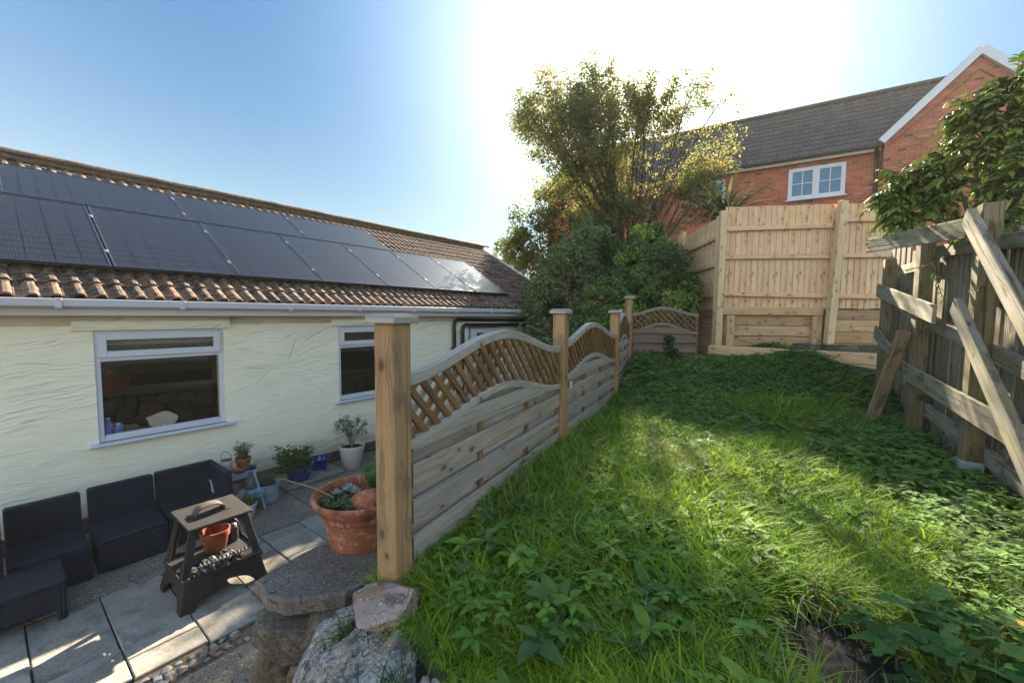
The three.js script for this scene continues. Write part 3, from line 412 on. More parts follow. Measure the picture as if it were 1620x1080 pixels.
// ---------------------------------------------------------------- brick house beyond the new fence
{
  const HB = thing('brick_house', 'red brick house with dark tiled roof and white gable verge beyond the new fence', 'house', [9.187, 0, -14.088], -0.5585), r = mul(77);
  const boxUV = (g) => { const p = g.attributes.position, n = g.attributes.normal, uv = g.attributes.uv; for (let i = 0; i < p.count; i++) { if (Math.abs(n.getX(i)) > 0.7) uv.setXY(i, p.getZ(i), p.getY(i)); else uv.setXY(i, p.getX(i), p.getY(i)); } return g; };
  const wins = [[-0.04, 1.46, 4.94, 5.94], [-3.0, -1.9, 5.1, 5.93]], w = [], B = 1.3, T = 6.40;
  const seg = (a, b, c, d) => w.push(boxUV(cbox(b - a, d - c, 0.3, 0, (a + b) / 2, (c + d) / 2, -0.15)));
  seg(-9, -3.0, B, T); seg(-3.0, -1.9, B, 5.1); seg(-3.0, -1.9, 5.93, T); seg(-1.9, -0.04, B, T); seg(-0.04, 1.46, B, 4.94); seg(-0.04, 1.46, 5.94, T); seg(1.46, 9.5, B, T);
  w.push(boxUV(cbox(0.3, T - B, 7, 0, -8.85, (T + B) / 2, -3.8)), boxUV(cbox(0.3, T - B, 7, 0, 9.35, (T + B) / 2, -3.8)), boxUV(cbox(18.5, T - B, 0.3, 0, 0.25, (T + B) / 2, -7.2)));
  part('wall', w, brickM, HB);
  // gabled wing
  const gs = 2.3, ge = 6.0, ga = 4.15, gh = 8.12, gy0 = 6.3;
  part('gable_wall', boxUV(ext(poly([[gs, B], [ge, B], [ge, gy0], [ga, gh], [gs, gy0]]), 4.3, 0).translate(0, 0, -4)), brickM, HB);
  part('gable_trim', [beam([gs + 0.1, gy0 - 0.16, 0.315], [ga, gh - 0.33, 0.315], 0.02, 0.03, [0, 0, 1]), beam([ge - 0.1, gy0 - 0.16, 0.315], [ga, gh - 0.33, 0.315], 0.02, 0.03, [0, 0, 1])], mat({ color: [0.16, 0.07, 0.05] }), HB);
  const v1 = beam([gs - 0.09, gy0 - 0.03, 0.36], [ga, gh + 0.17, 0.36], 0.2, 0.12, [0, 0, 1]), v2 = beam([ge + 0.3, gy0 - 0.25, 0.36], [ga, gh + 0.17, 0.361], 0.2, 0.12, [0, 0, 1]);
  part('verge', v1, upvc, HB); part('verge', v2, upvc, HB);
  const slab = (a, b, z0, z1, t) => { const A = V(a[0], a[1], z0), q = V(b[0], b[1], z0).sub(A), L = q.length(), an = Math.atan2(q.y, q.x); return cbox(L, t, z1 - z0, 0, 0, 0, 0).rotateZ(an).translate((a[0] + b[0]) / 2, (a[1] + b[1]) / 2, (z0 + z1) / 2); };
  part('wing_roof', [slab([gs - 0.2, gy0 - 0.06], [ga, gh + 0.2], -4.2, 0.3, 0.08), slab([ge + 0.35, gy0 - 0.2], [ga, gh + 0.2], -4.2, 0.3, 0.08)], houseTileM[1], HB);
  // main roof with interlocking wavy tiles
  const sl = 44 * Math.PI / 180, cs = Math.cos(sl), sn = Math.sin(sl), E = [0.28, 6.22], UR = 3.62;
  const fr = (s, u, h) => new THREE.Matrix4().makeBasis(V(1, 0, 0), V(0, sn, -cs), V(0, cs, sn)).setPosition(s, E[1] + u * sn + h * cs, E[0] - u * cs + h * sn);
  const rn = E[0] - UR * cs, ry = E[1] + UR * sn;
  const back = cbox(18.9, 5, 0.06, 0, 0, 0, 0).rotateX(-(Math.PI / 2 - sl)).translate(0.25, ry - 2.5 * sn - 0.03, rn - 2.5 * cs);
  part('roof_deck', [cbox(18.9, UR, 0.05, 0, 0.25, UR / 2, -0.06).applyMatrix4(fr(0, 0, 0)), back], houseTileM[1], HB);
  const tg = [0, 1, 2].map((k) => { const W = 0.3, L = 0.36, n = 10, ou = k * 0.3; const zz = (u) => 0.034 * Math.pow(0.5 + 0.5 * Math.cos((u - 0.28) * 4 * Math.PI), 1.3); const pos = [], uv = []; for (let i = 0; i < n; i++) { const u0 = i / n, u1 = (i + 1) / n, P = (u, v) => [(u - 0.5) * W, v * L, zz(u) + 0.026 * (1 - v)], Q = (u) => [(u - 0.5) * W, 0.002, zz(u)]; const a = P(u0, 0), b = P(u1, 0), c = P(u1, 1), d = P(u0, 1), e = Q(u0), f = Q(u1); pos.push(...a, ...b, ...c, ...a, ...c, ...d, ...e, ...f, ...b, ...e, ...b, ...a); for (const w of [a, b, c, a, c, d, e, f, b, e, b, a]) uv.push(w[0] + ou, w[1] + ou); } return flat(pos, uv); });
  const all = []; for (let row = 0; row * 0.315 < UR - 0.1; row++) for (let s = -9 + 0.15; s < 9.5; s += 0.3) { const inWing = s > gs + row * 0.25 && s < ge - row * 0.25 + 0.3; if (inWing) continue; all.push({ s, u: row * 0.315, d: Math.abs(s - 0.6) + (s > 2.4 ? 50 : 0) }); }
  all.sort((a, b) => a.d - b.d); const rest = [];
  all.forEach((t, i) => { const m = fr(t.s, t.u, (r() - 0.5) * 0.004); if (i < 300) part('roof_tile', tg[i % 3], houseTileM[Math.floor(r() * 3)], HB).applyMatrix4(m); else rest.push(tg[i % 3].clone().applyMatrix4(m)); });
  part('roof_tiles', rest, houseTileM[0], HB, null, 'stuff');
  const rg = sheet(10, 1, (u, v) => { const a = Math.PI * u, R = 0.14; return [v * 0.44, Math.sin(a) * R - 0.06, Math.cos(a) * R]; });
  for (let s = -9; s < 9.3; s += 0.45) part('ridge_tile', rg, houseTileM[1], HB).position.set(s, ry + 0.05, rn);
  part('fascia', cbox(11.1, 0.1, 0.03, 0.003, -3.3, 6.13, 0.16), mat({ color: [0.62, 0.55, 0.5] }), HB);
  part('gutter', [cbox(11.2, 0.07, 0.1, 0.02, -3.35, 6.2, 0.3)], black, HB);
  part('drainpipe', tube([[2.12, 6.2, 0.3], [2.16, 6.05, 0.2], [2.18, 5.9, 0.08], [2.18, 4, 0.08], [2.18, 1.3, 0.08]], 0.05, 8, 30), black, HB);
  const glassM = mat({ color: [0.05, 0.16, 0.26], roughness: 0.05, specularIntensity: 1 });
  wins.forEach(([a, b, c, d], wi) => {
    const W = new THREE.Group(); W.name = 'window'; HB.add(W); const z = 0.012, f = 0.06; // sits almost flush with the brick
    part('frame', [cbox(f, d - c, 0.09, 0.006, a + f / 2, (c + d) / 2, z), cbox(f, d - c, 0.09, 0.006, b - f / 2, (c + d) / 2, z), cbox(b - a - 2 * f, f, 0.09, 0.006, (a + b) / 2, c + f / 2, z), cbox(b - a - 2 * f, f, 0.09, 0.006, (a + b) / 2, d - f / 2, z), cbox(0.07, d - c - 2 * f, 0.088, 0.006, (a + b) / 2, (c + d) / 2, z)], upvc, W);
    for (const [p, q] of [[a + f, (a + b) / 2 - 0.035], [(a + b) / 2 + 0.035, b - f]]) {
      const y0 = c + f, y1 = d - f, k = 0.055; const s = part('sash', [cbox(k, y1 - y0, 0.06, 0.005, p + k / 2, (y0 + y1) / 2, z + 0.01), cbox(k, y1 - y0, 0.06, 0.005, q - k / 2, (y0 + y1) / 2, z + 0.01), cbox(q - p - 2 * k, k, 0.06, 0.005, (p + q) / 2, y0 + k / 2, z + 0.01), cbox(q - p - 2 * k, k, 0.06, 0.005, (p + q) / 2, y1 - k / 2, z + 0.01)], upvc, W);
      const mx = (p + q) / 2, my = (y0 + y1) / 2;
      for (const [x0, x1] of [[p + k, mx], [mx, q - k]]) for (const [h0, h1] of [[y0 + k, my], [my, y1 - k]]) part('pane', cbox(x1 - x0 - 0.002, h1 - h0 - 0.002, 0.01, 0, (x0 + x1) / 2, (h0 + h1) / 2, z), glassM, W);
      part('glazing_bar', [cbox(0.025, y1 - y0 - 2 * k, 0.03, 0.003, mx, my, z + 0.014), cbox(q - p - 2 * k, 0.025, 0.026, 0.003, mx, my, z + 0.014)], upvc, W);
    }
    part('sill', cbox(b - a + 0.1, 0.05, 0.16, 0.008, (a + b) / 2, c - 0.025, 0.06), upvc, W);
  });
  const hb = V(0, 0, 0);
}

// ---------------------------------------------------------------- new closeboard fence on its sleeper wall
const rF = mul(321);
{
  const L = [3.72, 0, -7.3], a = -0.1506;
  const F = thing('closeboard_fence', 'new pale closeboard fence facing the lawn with three rails across', 'fence', L, a);
  const bds = [0, 1, 2, 3].map(() => cbox(0.108, 1.74, 0.012, 0.002));
  for (let x = 0.02, i = 0; x < 2.85; x += 0.09 + rF() * 0.006, i++) { const b = part('board', bds[i % 4], newW[[0, 1, 3, 4, 0, 1][Math.floor(rF() * 6)]], F); b.position.set(x, 1.24 + 0.87 + (rF() - 0.5) * 0.014, -0.016); b.rotation.y = 0.15 + (rF() - 0.5) * 0.03; b.rotation.z = (rF() - 0.5) * 0.006; }
  const rail = (x0, x1, y0, y1) => part('rail', beam([x0, y0, 0.03], [x1, y1, 0.03], 0.075, 0.045, [0, 0, 1]), newW[rF() < 0.6 ? 2 : 3], F);
  rail(-0.03, 1.63, 2.595, 2.62); rail(-0.03, 1.63, 2.12, 2.115); rail(-0.03, 1.63, 1.485, 1.45); rail(1.76, 2.85, 2.71, 2.71); rail(1.76, 2.85, 2.12, 2.12); rail(1.76, 2.85, 1.45, 1.44);
  part('post', beam([1.545, 0.42, 0.26], [1.745, 3.0, 0.09], 0.115, 0.1, [0.15, 0, 1], 0.006), newW[2], F);
  part('post', beam([-0.10, 0.45, 0.06], [-0.085, 2.9, 0.05], 0.11, 0.1, [0, 0, 1], 0.006), newW[2], F);
  const SW = thing('sleeper_wall', 'retaining wall of brown timber sleepers under the closeboard fence', 'retaining wall', L, a);
  const sl = (x0, x1, y0, y1, z, m) => part('sleeper', cbox(x1 - x0 - 0.004, y1 - y0 - 0.006, 0.1, 0.006, (x0 + x1) / 2, (y0 + y1) / 2, z), sleeperW[m], SW);
  sl(-0.04, 1.55, 1.115, 1.255, 0.045, 2); [0.57, 0.755, 0.935].forEach((y, i) => sl(0.0, 1.58, y, y + 0.18, -0.02, [0, 2, 0][i])); sl(0.0, 1.58, 0.4, 0.57, -0.02, 1);
  sl(0.02, 0.15, 0.45, 1.112, 0.065, 2); sl(1.38, 1.53, 0.45, 1.112, 0.065, 2); sl(1.585, 1.68, 0.45, 1.24, 0.05, 2);
  sl(1.685, 2.85, 1.05, 1.22, -0.02, 1); sl(1.685, 2.85, 0.85, 1.05, -0.02, 2); sl(1.685, 2.85, 0.66, 0.85, -0.02, 0); sl(1.685, 2.85, 0.45, 0.66, -0.02, 1);
  // side run
  const S = thing('closeboard_fence', 'new pale closeboard fence running away behind the bushes, seen from its rail side', 'fence', [3.70, 0, -7.3], 1.478);
  const bs = [0, 1, 2].map(() => cbox(0.108, 1.66, 0.012, 0.002));
  for (let x = 0.05, i = 0; x < 5; x += 0.092, i++) { const b = part('board', bs[i % 3], newW[[0, 1, 3, 4][Math.floor(rF() * 4)]], S); b.position.set(x, 1.22 + 0.83 - (x > 2.3 ? 0.05 : 0), 0.018); b.rotation.y = 0.15; }
  for (const [x0, x1] of [[0.15, 2.1], [2.45, 4.0], [4.1, 5.0]]) for (const y of [2.52, 2.03, 1.48]) part('rail', cbox(x1 - x0, 0.075, 0.045, 0.004, (x0 + x1) / 2, y, -0.03), newW[Math.floor(rF() * 3)], S);
  for (const x of [2.2, 2.38, 3.35, 4.05]) part('post', cbox(0.1, 2.6, 0.1, 0.006, x, 1.62 + (x < 2.5 ? 0.04 : 0.02), -0.04), newW[Math.floor(rF() * 3)], S);
  part('post', cbox(0.1, 2.5, 0.1, 0.006, 0.14, 1.6, -0.05), newW[0], S);
  for (let i = 0; i < 5; i++) part('sleeper', cbox(5, 0.176, 0.1, 0.006, 2.5, 0.42 + i * 0.18, 0.03), sleeperW[[1, 0, 1, 0, 1][i]], S);
  // bed edging, bed and its stone
  const A = [3.335, 0, -6.98], B = [5.4, 0, -5.22], an = Math.atan2(-(B[2] - A[2]), B[0] - A[0]), len = Math.hypot(B[0] - A[0], B[2] - A[2]);
  const ED = thing('bed_edging', 'low edging of two pale sleepers along the foot of the closeboard fence', 'edging', A, an);
  part('sleeper', cbox(len, 0.15, 0.1, 0.006, len / 2, 0.53, 0), newW[1], ED); part('sleeper', cbox(len + 0.06, 0.2, 0.1, 0.006, len / 2, 0.35, -0.012), sleeperW[2], ED);
  struct('gravel_bed', sheet(30, 16, (u, v) => { const x = lerp(lerp(A[0], B[0], u), lerp(3.66, 6.3, u), v), z = lerp(lerp(A[2], B[2], u), lerp(-7.28, -6.9, u), v); return [x, 0.55 + 0.03 * vn(u * 20, v * 12, 99, 99, 4), z]; }, (u, v, p) => [p[0], p[2]]), aggM);
  const st = thing('stone', 'dark round stone on the gravel bed before the sleeper wall', 'stone', [4.63, 0.60, -6.62]); part('body', rock([0.13, 0.1, 0.1], 5, 5, 8), mat({ color: [0.07, 0.07, 0.075], roughness: 0.8 }), st);
}

// ---------------------------------------------------------------- trellis-topped wavy fence
const fAng = Math.atan2(0.893, 0.449), fpos = (t, off = 0) => [FP[0] + FD[0] * t - FD[1] * off * 1, 0, FP[1] + FD[1] * t + FD[0] * off]; // off > 0 is the lawn side
{
  function wavyPanel(W, label, seed, greyW, brownLat, amp = 1) {
    const r = mul(seed), t = thing('wavy_fence', label, 'fence panel');
    const hump = (x) => { const u = x / W; return 0.5 - 0.5 * Math.cos(2 * Math.PI * Math.pow(u, 0.92)); }, top = (x) => 0.835 + 0.15 * amp * hump(x), mid = (x) => 0.545 + 0.13 * hump(x) + 0.03 * (1 - x / W);
    const curve = (f, w, d, z) => { const n = 36, R = []; for (let i = 0; i <= n; i++) { const x = W * i / n, sl = (f(Math.min(W, x + 0.01)) - f(Math.max(0, x - 0.01))) / (Math.min(W, x + 0.01) - Math.max(0, x - 0.01)), k = 1 / Math.hypot(1, sl); R.push([x, f(x), -sl * k, k]); }
      const c = 0.005, ring = [[-w / 2 + c, -d / 2], [w / 2 - c, -d / 2], [w / 2, -d / 2 + c], [w / 2, d / 2 - c], [w / 2 - c, d / 2], [-w / 2 + c, d / 2], [-w / 2, d / 2 - c], [-w / 2, -d / 2 + c]], pos = [], uv = [], m = ring.length, P = (i, q) => { const [x, y, nx, ny] = R[i], [a, b] = ring[q % m]; return [x + nx * a, y + ny * a, z + b]; };
      for (let i = 0; i < n; i++) for (let q = 0; q < m; q++) { const A = P(i, q), B = P(i + 1, q), C = P(i + 1, q + 1), D = P(i, q + 1); pos.push(...A, ...B, ...C, ...A, ...C, ...D); const v0 = R[i][0] + seed, v1 = R[i + 1][0] + seed, u0 = q * 0.02, u1 = (q + 1) * 0.02; uv.push(u0, v0, u0, v1, u1, v1, u0, v0, u1, v1, u1, v0); }
      return flat(pos, uv); };
    part('top_rail', curve(top, 0.05, 0.05, 0), greyW[0], t); part('middle_rail', curve(mid, 0.046, 0.05, 0.002), greyW[0], t);
    part('bottom_rail', cbox(W, 0.04, 0.045, 0.004, W / 2, 0.065, 0), greyW[1], t);
    for (const x of [0.02, W - 0.02]) part('side_batten', cbox(0.035, 0.78, 0.04, 0.004, x, 0.44, -0.002), brownLat[1], t);
    for (const x of W > 1.5 ? [W * 0.34, W * 0.67] : [W * 0.5]) part('batten', cbox(0.032, mid(x) - 0.09, 0.018, 0.003, x, (mid(x) + 0.06) / 2, 0.001), brownLat[1], t);
    // slats: alternately before and behind the battens
    let y = 0.135, front = true; const sh = 0.094;
    for (let k = 0; k < 9; k++) { const yy = 0.135 + k * 0.076; if (yy > 0.7) break; const z = k % 2 === 0 ? 0.019 : -0.019, g = [];
      // clip to the middle rail by building it in strips
      const n = 24, top0 = (x) => Math.min(yy + sh / 2, mid(x) - 0.01), bot0 = (x) => Math.min(yy - sh / 2, mid(x) - 0.012), pos = [], uv = [], ou = r() * 4, D = 0.007;
      const P = (x, f, zz) => [x, f(x), zz];
      for (let i = 0; i < n; i++) { const x0 = 0.03 + (W - 0.06) * i / n, x1 = 0.03 + (W - 0.06) * (i + 1) / n; if (top0(x0) - bot0(x0) < 0.004 && top0(x1) - bot0(x1) < 0.004) continue;
        for (const s of [-1, 1]) { const A = P(x0, bot0, z + s * D), B = P(x1, bot0, z + s * D), C = P(x1, top0, z + s * D), E = P(x0, top0, z + s * D); s > 0 ? pos.push(...A, ...B, ...C, ...A, ...C, ...E) : pos.push(...A, ...C, ...B, ...A, ...E, ...C); const q = s > 0 ? [A, B, C, A, C, E] : [A, C, B, A, E, C]; for (const p of q) uv.push(p[1] + ou, p[0] + ou); }
        for (const f of [top0, bot0]) { const A = P(x0, f, z - D), B = P(x1, f, z - D), C = P(x1, f, z + D), E = P(x0, f, z + D); f === top0 ? pos.push(...A, ...E, ...C, ...A, ...C, ...B) : pos.push(...A, ...B, ...C, ...A, ...C, ...E); for (let q = 0; q < 6; q++) uv.push(ou, [A, E, C, A, C, B][q][0]); } }
      if (pos.length) { part('slat', flat(pos, uv), greyW[(k * 2 + seed) % 3], t); } }
    // diagonal lattice, two layers
    const clipSeg = (x0, dir) => { let lo = null, hi = null; for (let q = 0; q <= 400; q++) { const y = 0.45 + q * 0.0016, x = x0 + dir * (y - 0.45); if (x > 0.012 && x < W - 0.012 && y > mid(x) + 0.008 && y < top(x) - 0.012) { if (!lo) lo = [x, y]; hi = [x, y]; } } return lo && hi[1] - lo[1] > 0.025 ? [lo, hi] : null; };
    for (const [dir, z, ms, w] of [[-1, 0.014, brownLat, 0.03], [1, -0.011, [brownLat[1], greyW[2]], 0.028]]) for (let x0 = -0.8; x0 < W + 0.8; x0 += 0.098) { const s = clipSeg(x0 + (dir > 0 ? 0.04 : 0), dir); if (s) part('lattice_slat', beam([...s[0], z], [...s[1], z], w, 0.021, [0, 0, 1], 0.003), ms[Math.floor(r() * 2)], t); }
    return t;
  }
  function post(label, h, w, pos, rot, cap = true) {
    const t = thing('fence_post', label, 'fence post', pos, rot);
    part('shaft', cbox(w, h + 0.5, w, 0.006, 0, (h - 0.5) / 2, 0), postW[0], t);
    if (cap) { const g = new THREE.CylinderGeometry((w / 2 + 0.002) * 1.414, (w / 2 + 0.022) * 1.414, 0.014, 4, 1, false, Math.PI / 4); const q = g.attributes.uv; part('cap', [cbox(w + 0.044, 0.024, w + 0.044, 0.004, 0, h + 0.012, 0), flat(Array.from(g.toNonIndexed().attributes.position.array)).translate(0, h + 0.031, 0)], greyW[0], t); }
    return t;
  }
  const rot = fAng, sp = 1.885;
  post('square brown timber post with a flat cap, nearest the camera behind the boulder', 1.06, 0.1, fpos(0), rot);
  post('square brown capped post between the nearest and second wavy fence panels', 1.105, 0.1, fpos(sp), rot); post('square brown capped post between the second and third wavy fence panels', 1.12, 0.1, fpos(2 * sp), rot);
  const P4 = [1.855, 0, -6.6]; post('tall brown post at the far end of the wavy fence before the bushes', 1.36, 0.085, P4, 0.1);
  const p1 = wavyPanel(1.78, 'nearest wavy topped fence panel with lattice, between the two nearest posts', 3, greyW, brownLat); p1.position.set(...fpos(0.053)); p1.rotation.y = rot; p1.position.y = -0.005;
  const p2 = copyOf(p1, 'wavy_fence', 'second wavy fence panel from the camera, with a small white tag', [fpos(sp + 0.053)[0], 0.015, fpos(sp + 0.053)[2]], rot);
  const q3 = fpos(2 * sp + 0.053), d3 = [P4[0] - q3[0], P4[2] - q3[2]];
  copyOf(p1, 'wavy_fence', 'third wavy fence panel from the camera, stepped higher and seen almost edge on', [q3[0], 0.12, q3[2]], Math.atan2(-d3[1], d3[0]));
  const p4 = wavyPanel(1.06, 'short wavy fence panel at the far end, facing the lawn square on', 8, shades(T_grey, [[0.55, 0.47, 0.4], [0.46, 0.39, 0.33], [0.5, 0.42, 0.36]]), shades(T_post, [[0.4, 0.34, 0.27], [0.48, 0.42, 0.33]]), 0.7); p4.position.set(P4[0] + 0.045, 0.27, P4[2]); p4.rotation.y = 0.0;  // darker wood tints put this panel's shade into its colour
  const tag = thing('tag', 'small white tag fixed to the second wavy fence panel', 'tag', [fpos(sp + 0.19, 0.03)[0], 0.515, fpos(sp + 0.19, 0.03)[2]], rot); part('plate', cbox(0.05, 0.055, 0.004, 0.001), white, tag); part('mark', cbox(0.012, 0.035, 0.003, 0.0005, 0.008, 0, 0.0036), mat({ color: [0.3, 0.3, 0.32] }), tag);
}

// ---------------------------------------------------------------- old leaning fence on the right
{
  const B = [3.139, -2.774], A = [3.764, -3.82], d = [(A[0] - B[0]) / 1.2185, (A[1] - B[1]) / 1.2185], ang = Math.atan2(-d[1], d[0]); // local x runs away from the camera, local -z? faces the lawn
  const F = thing('old_fence', 'old green-grey picket fence with square posts along the right edge', 'fence', [B[0], 0, B[1]], ang), r = mul(55);
  // local z axis = x cross y; lawn side
  const ls = -1; // lawn lies towards local -z
  const gl = (x) => { const wx = B[0] + d[0] * x, wz = B[1] + d[1] * x; return gy(wx, wz); };
  const bg = [0, 1, 2, 3].map(() => cbox(0.088, 1.75, 0.016, 0.003));
  for (let x = -2.2, i = 0; x < 2.9; x += 0.104, i++) { if (r() < 0.04) continue; const b = part('board', bg[i % 4], oldW[1 + Math.floor(r() * 2)], F); b.position.set(x, gl(x) + 0.80 + (r() - 0.5) * 0.06, 0.11 + 0.012 * (i % 2)); b.rotation.z = (r() - 0.5) * 0.02; b.rotation.y = 0.05; }
  const rail = (x0, x1, y0, y1, h = 0.1) => part('rail', beam([x0, y0, 0.07], [x1, y1, 0.07], h, 0.045, [0, 0, -1]), oldW[Math.floor(r() * 2)], F);
  rail(-2.2, 1.2, 1.42, 1.69); rail(1.25, 2.2, 1.6, 1.62); rail(-2.2, 1.2, 0.52, 1.06, 0.11); rail(1.25, 2.8, 0.98, 1.4); rail(-2.2, 1.2, 0.02, 0.27, 0.11); rail(1.25, 2.8, 0.33, 0.7);
  const pst = (x, h, w, y0) => part('post', cbox(w, h + 0.4, 0.1, 0.006, x, y0 + (h - 0.4) / 2, 0), oldPost[0], F);
  pst(0, 1.85, 0.105, 0.0); pst(1.2185, 1.75, 0.15, 0.08); pst(2.44, 1.35, 0.11, 0.42); pst(-1.25, 1.8, 0.105, 0);
  part('post_foot', cbox(0.118, 0.16, 0.113, 0.004, 0, 0.05, -0.002), mat({ color: [0.36, 0.4, 0.42] }), F);
  // planks nailed across: positions along the fence (x), height (y), out towards the lawn (z)
  const W3 = (x, y, z) => { const v = V(x, y, z).applyAxisAngle(V(0, 1, 0), ang); return [v.x + B[0], v.y, v.z + B[1]]; };
  const side = (() => { const v = V(0, 0, -1).applyAxisAngle(V(0, 1, 0), ang); return [v.x, 0, v.z]; })();
  const plank = (label, a, b, w, m = 0, tk = 0.026) => { const p = W3(...a), t = thing('plank', label, 'plank', p), q = W3(...b); part('board', beam([0, 0, 0], [q[0] - p[0], q[1] - p[1], q[2] - p[2]], w, tk, side, 0.004), oldW[m], t); };
  plank('weathered grey plank at the top of the old fence, frayed at its left end', [0.08, 1.715, -0.075], [1.5, 1.82, -0.34], 0.135);
  { const tp = scene.children[scene.children.length - 1], q = W3(1.5, 1.82, -0.34), e = [q[0] - tp.position.x, q[1] - tp.position.y, q[2] - tp.position.z]; part('splinter', [[-0.05, 0.1, 0.03], [-0.015, 0.05, 0.025], [0.02, 0.13, 0.028], [0.052, 0.07, 0.02]].map(([dy, L, w]) => beam([e[0] * 0.97, e[1] * 0.97 + dy, e[2] * 0.97], [e[0] * (1 + L * 0.6), e[1] * (1 + L * 0.6) + dy * 1.1, e[2] * (1 + L * 0.6)], w, 0.018, side, 0.004)), oldW[0], tp); }
  plank('short sunlit plank nailed across the middle of the old fence posts', [0.56, 1.125, -0.082], [2.5, 1.42, -0.08], 0.15);
  plank('long sunlit lower plank crossing the old fence and the nearest post', [-1.9, 0.40, -0.072], [1.32, 0.60, -0.072], 0.15);
  plank('sloping lower plank from the far post down to the middle post of old fence', [1.27, 0.585, -0.076], [2.5, 0.93, -0.078], 0.14, 1);
  plank('upper diagonal brace plank running down right from the nearest old post', [0.05, 1.79, -0.085], [-1.55, 0.46, -0.10], 0.12, 0, 0.045);
  plank('lower diagonal brace plank running down right across the lowest rail', [0.02, 1.19, -0.12], [-1.6, -0.01, -0.15], 0.115, 0, 0.045);
  const t = thing('plank', 'brown prop plank leaning from the lawn up to the middle of the old fence', 'plank', [3.60, gy(3.6, -4.15) - 0.03, -4.12]); part('board', beam([0, 0, 0], [0.08, 1.02, 0.24], 0.105, 0.04, [-0.3, 0, 1], 0.004), shades(T_old, [[0.86, 0.68, 0.56]])[0], t);
}

// ---------------------------------------------------------------- patio
{
  const r = mul(808);
  const PV = new THREE.Group(); PV.name = 'patio'; PV.position.set(P0.x, PAT, P0.z); PV.rotation.y = HA; PV.userData.kind = 'structure'; scene.add(PV);
  part('bed', cbox(14, 0.12, 9, 0, 0, -0.072, 4.3), soilM, PV);
  // old concrete along the wall, then rows of slabs
  for (const [a, b] of [[-5, -2.6], [-2.59, -0.06], [-0.05, 2.4], [2.41, 6]]) part('concrete_strip', cbox(b - a, 0.05, 1.345, 0.008, (a + b) / 2, -0.027, 0.685), aggM, PV);
  part('step_slab', cbox(0.75, 0.045, 0.52, 0.008, 0.32, 0.024, 0.29), slabM[2], PV);
  const xs = []; for (let k = -8; k < 14; k++) xs.push(-1.768 + k * 0.366);
  const rows = [[1.79, 2.47], [2.14, 2.5], [1.99, 2.31, 2.52], [1.8, 2.16, 2.55], [1.72, 2.1, 2.56], [1.56, 1.95, 2.6], [1.74, 2.2, 2.6]];
  for (let k = 0; k < xs.length - 1; k++) { const a = xs[k] + 0.004, b = xs[k + 1] - 0.004, R = rows[((k + 1) % 7 + 7) % 7]; let n0 = 1.368; for (const n1 of [...R, 3.6]) { if (n1 === 3.6 && k >= 4) continue; const s = part('slab', cbox(b - a, 0.05, n1 - n0 - 0.01, 0.005, (a + b) / 2, 0, (n0 + n1) / 2), slabM[Math.floor(r() * 4)], PV); s.position.y = -0.026 + (r() - 0.5) * 0.006; s.rotation.set((r() - 0.5) * 0.008, 0, (r() - 0.5) * 0.006); n0 = n1 + 0.0; if (n1 === 3.6) break; } }
  // band of set pebbles, then rough exposed-aggregate concrete
  part('apron', cbox(6.2, 0.05, 3.6, 0.006, 0.6, -0.022, 4.52), aggM, PV);
  part('pebble_bed', cbox(6.2, 0.05, 0.2, 0.004, 0.6, -0.032, 2.62), mortarM, PV);
  const pg = [1, 2, 3, 4, 5].map((k) => rock([0.034, 0.016, 0.023], 900 + k, 4, 4, 0.01));
  for (let s = -2.3, i = 0; s < -0.3; s += 0.047 + r() * 0.02) for (const n of [2.575, 2.62, 2.665]) { if (r() < 0.08) continue; const o = part('pebble', pg[i++ % 5], pebbleM[Math.floor(r() * 5)], PV); o.position.set(s + r() * 0.02, -0.009 + r() * 0.005, n + (r() - 0.5) * 0.035); o.rotation.set((r() - 0.5) * 0.3, r() * 6, (r() - 0.5) * 0.3); const k = 0.65 + 0.55 * r(); o.scale.set(k, k, k); }
}
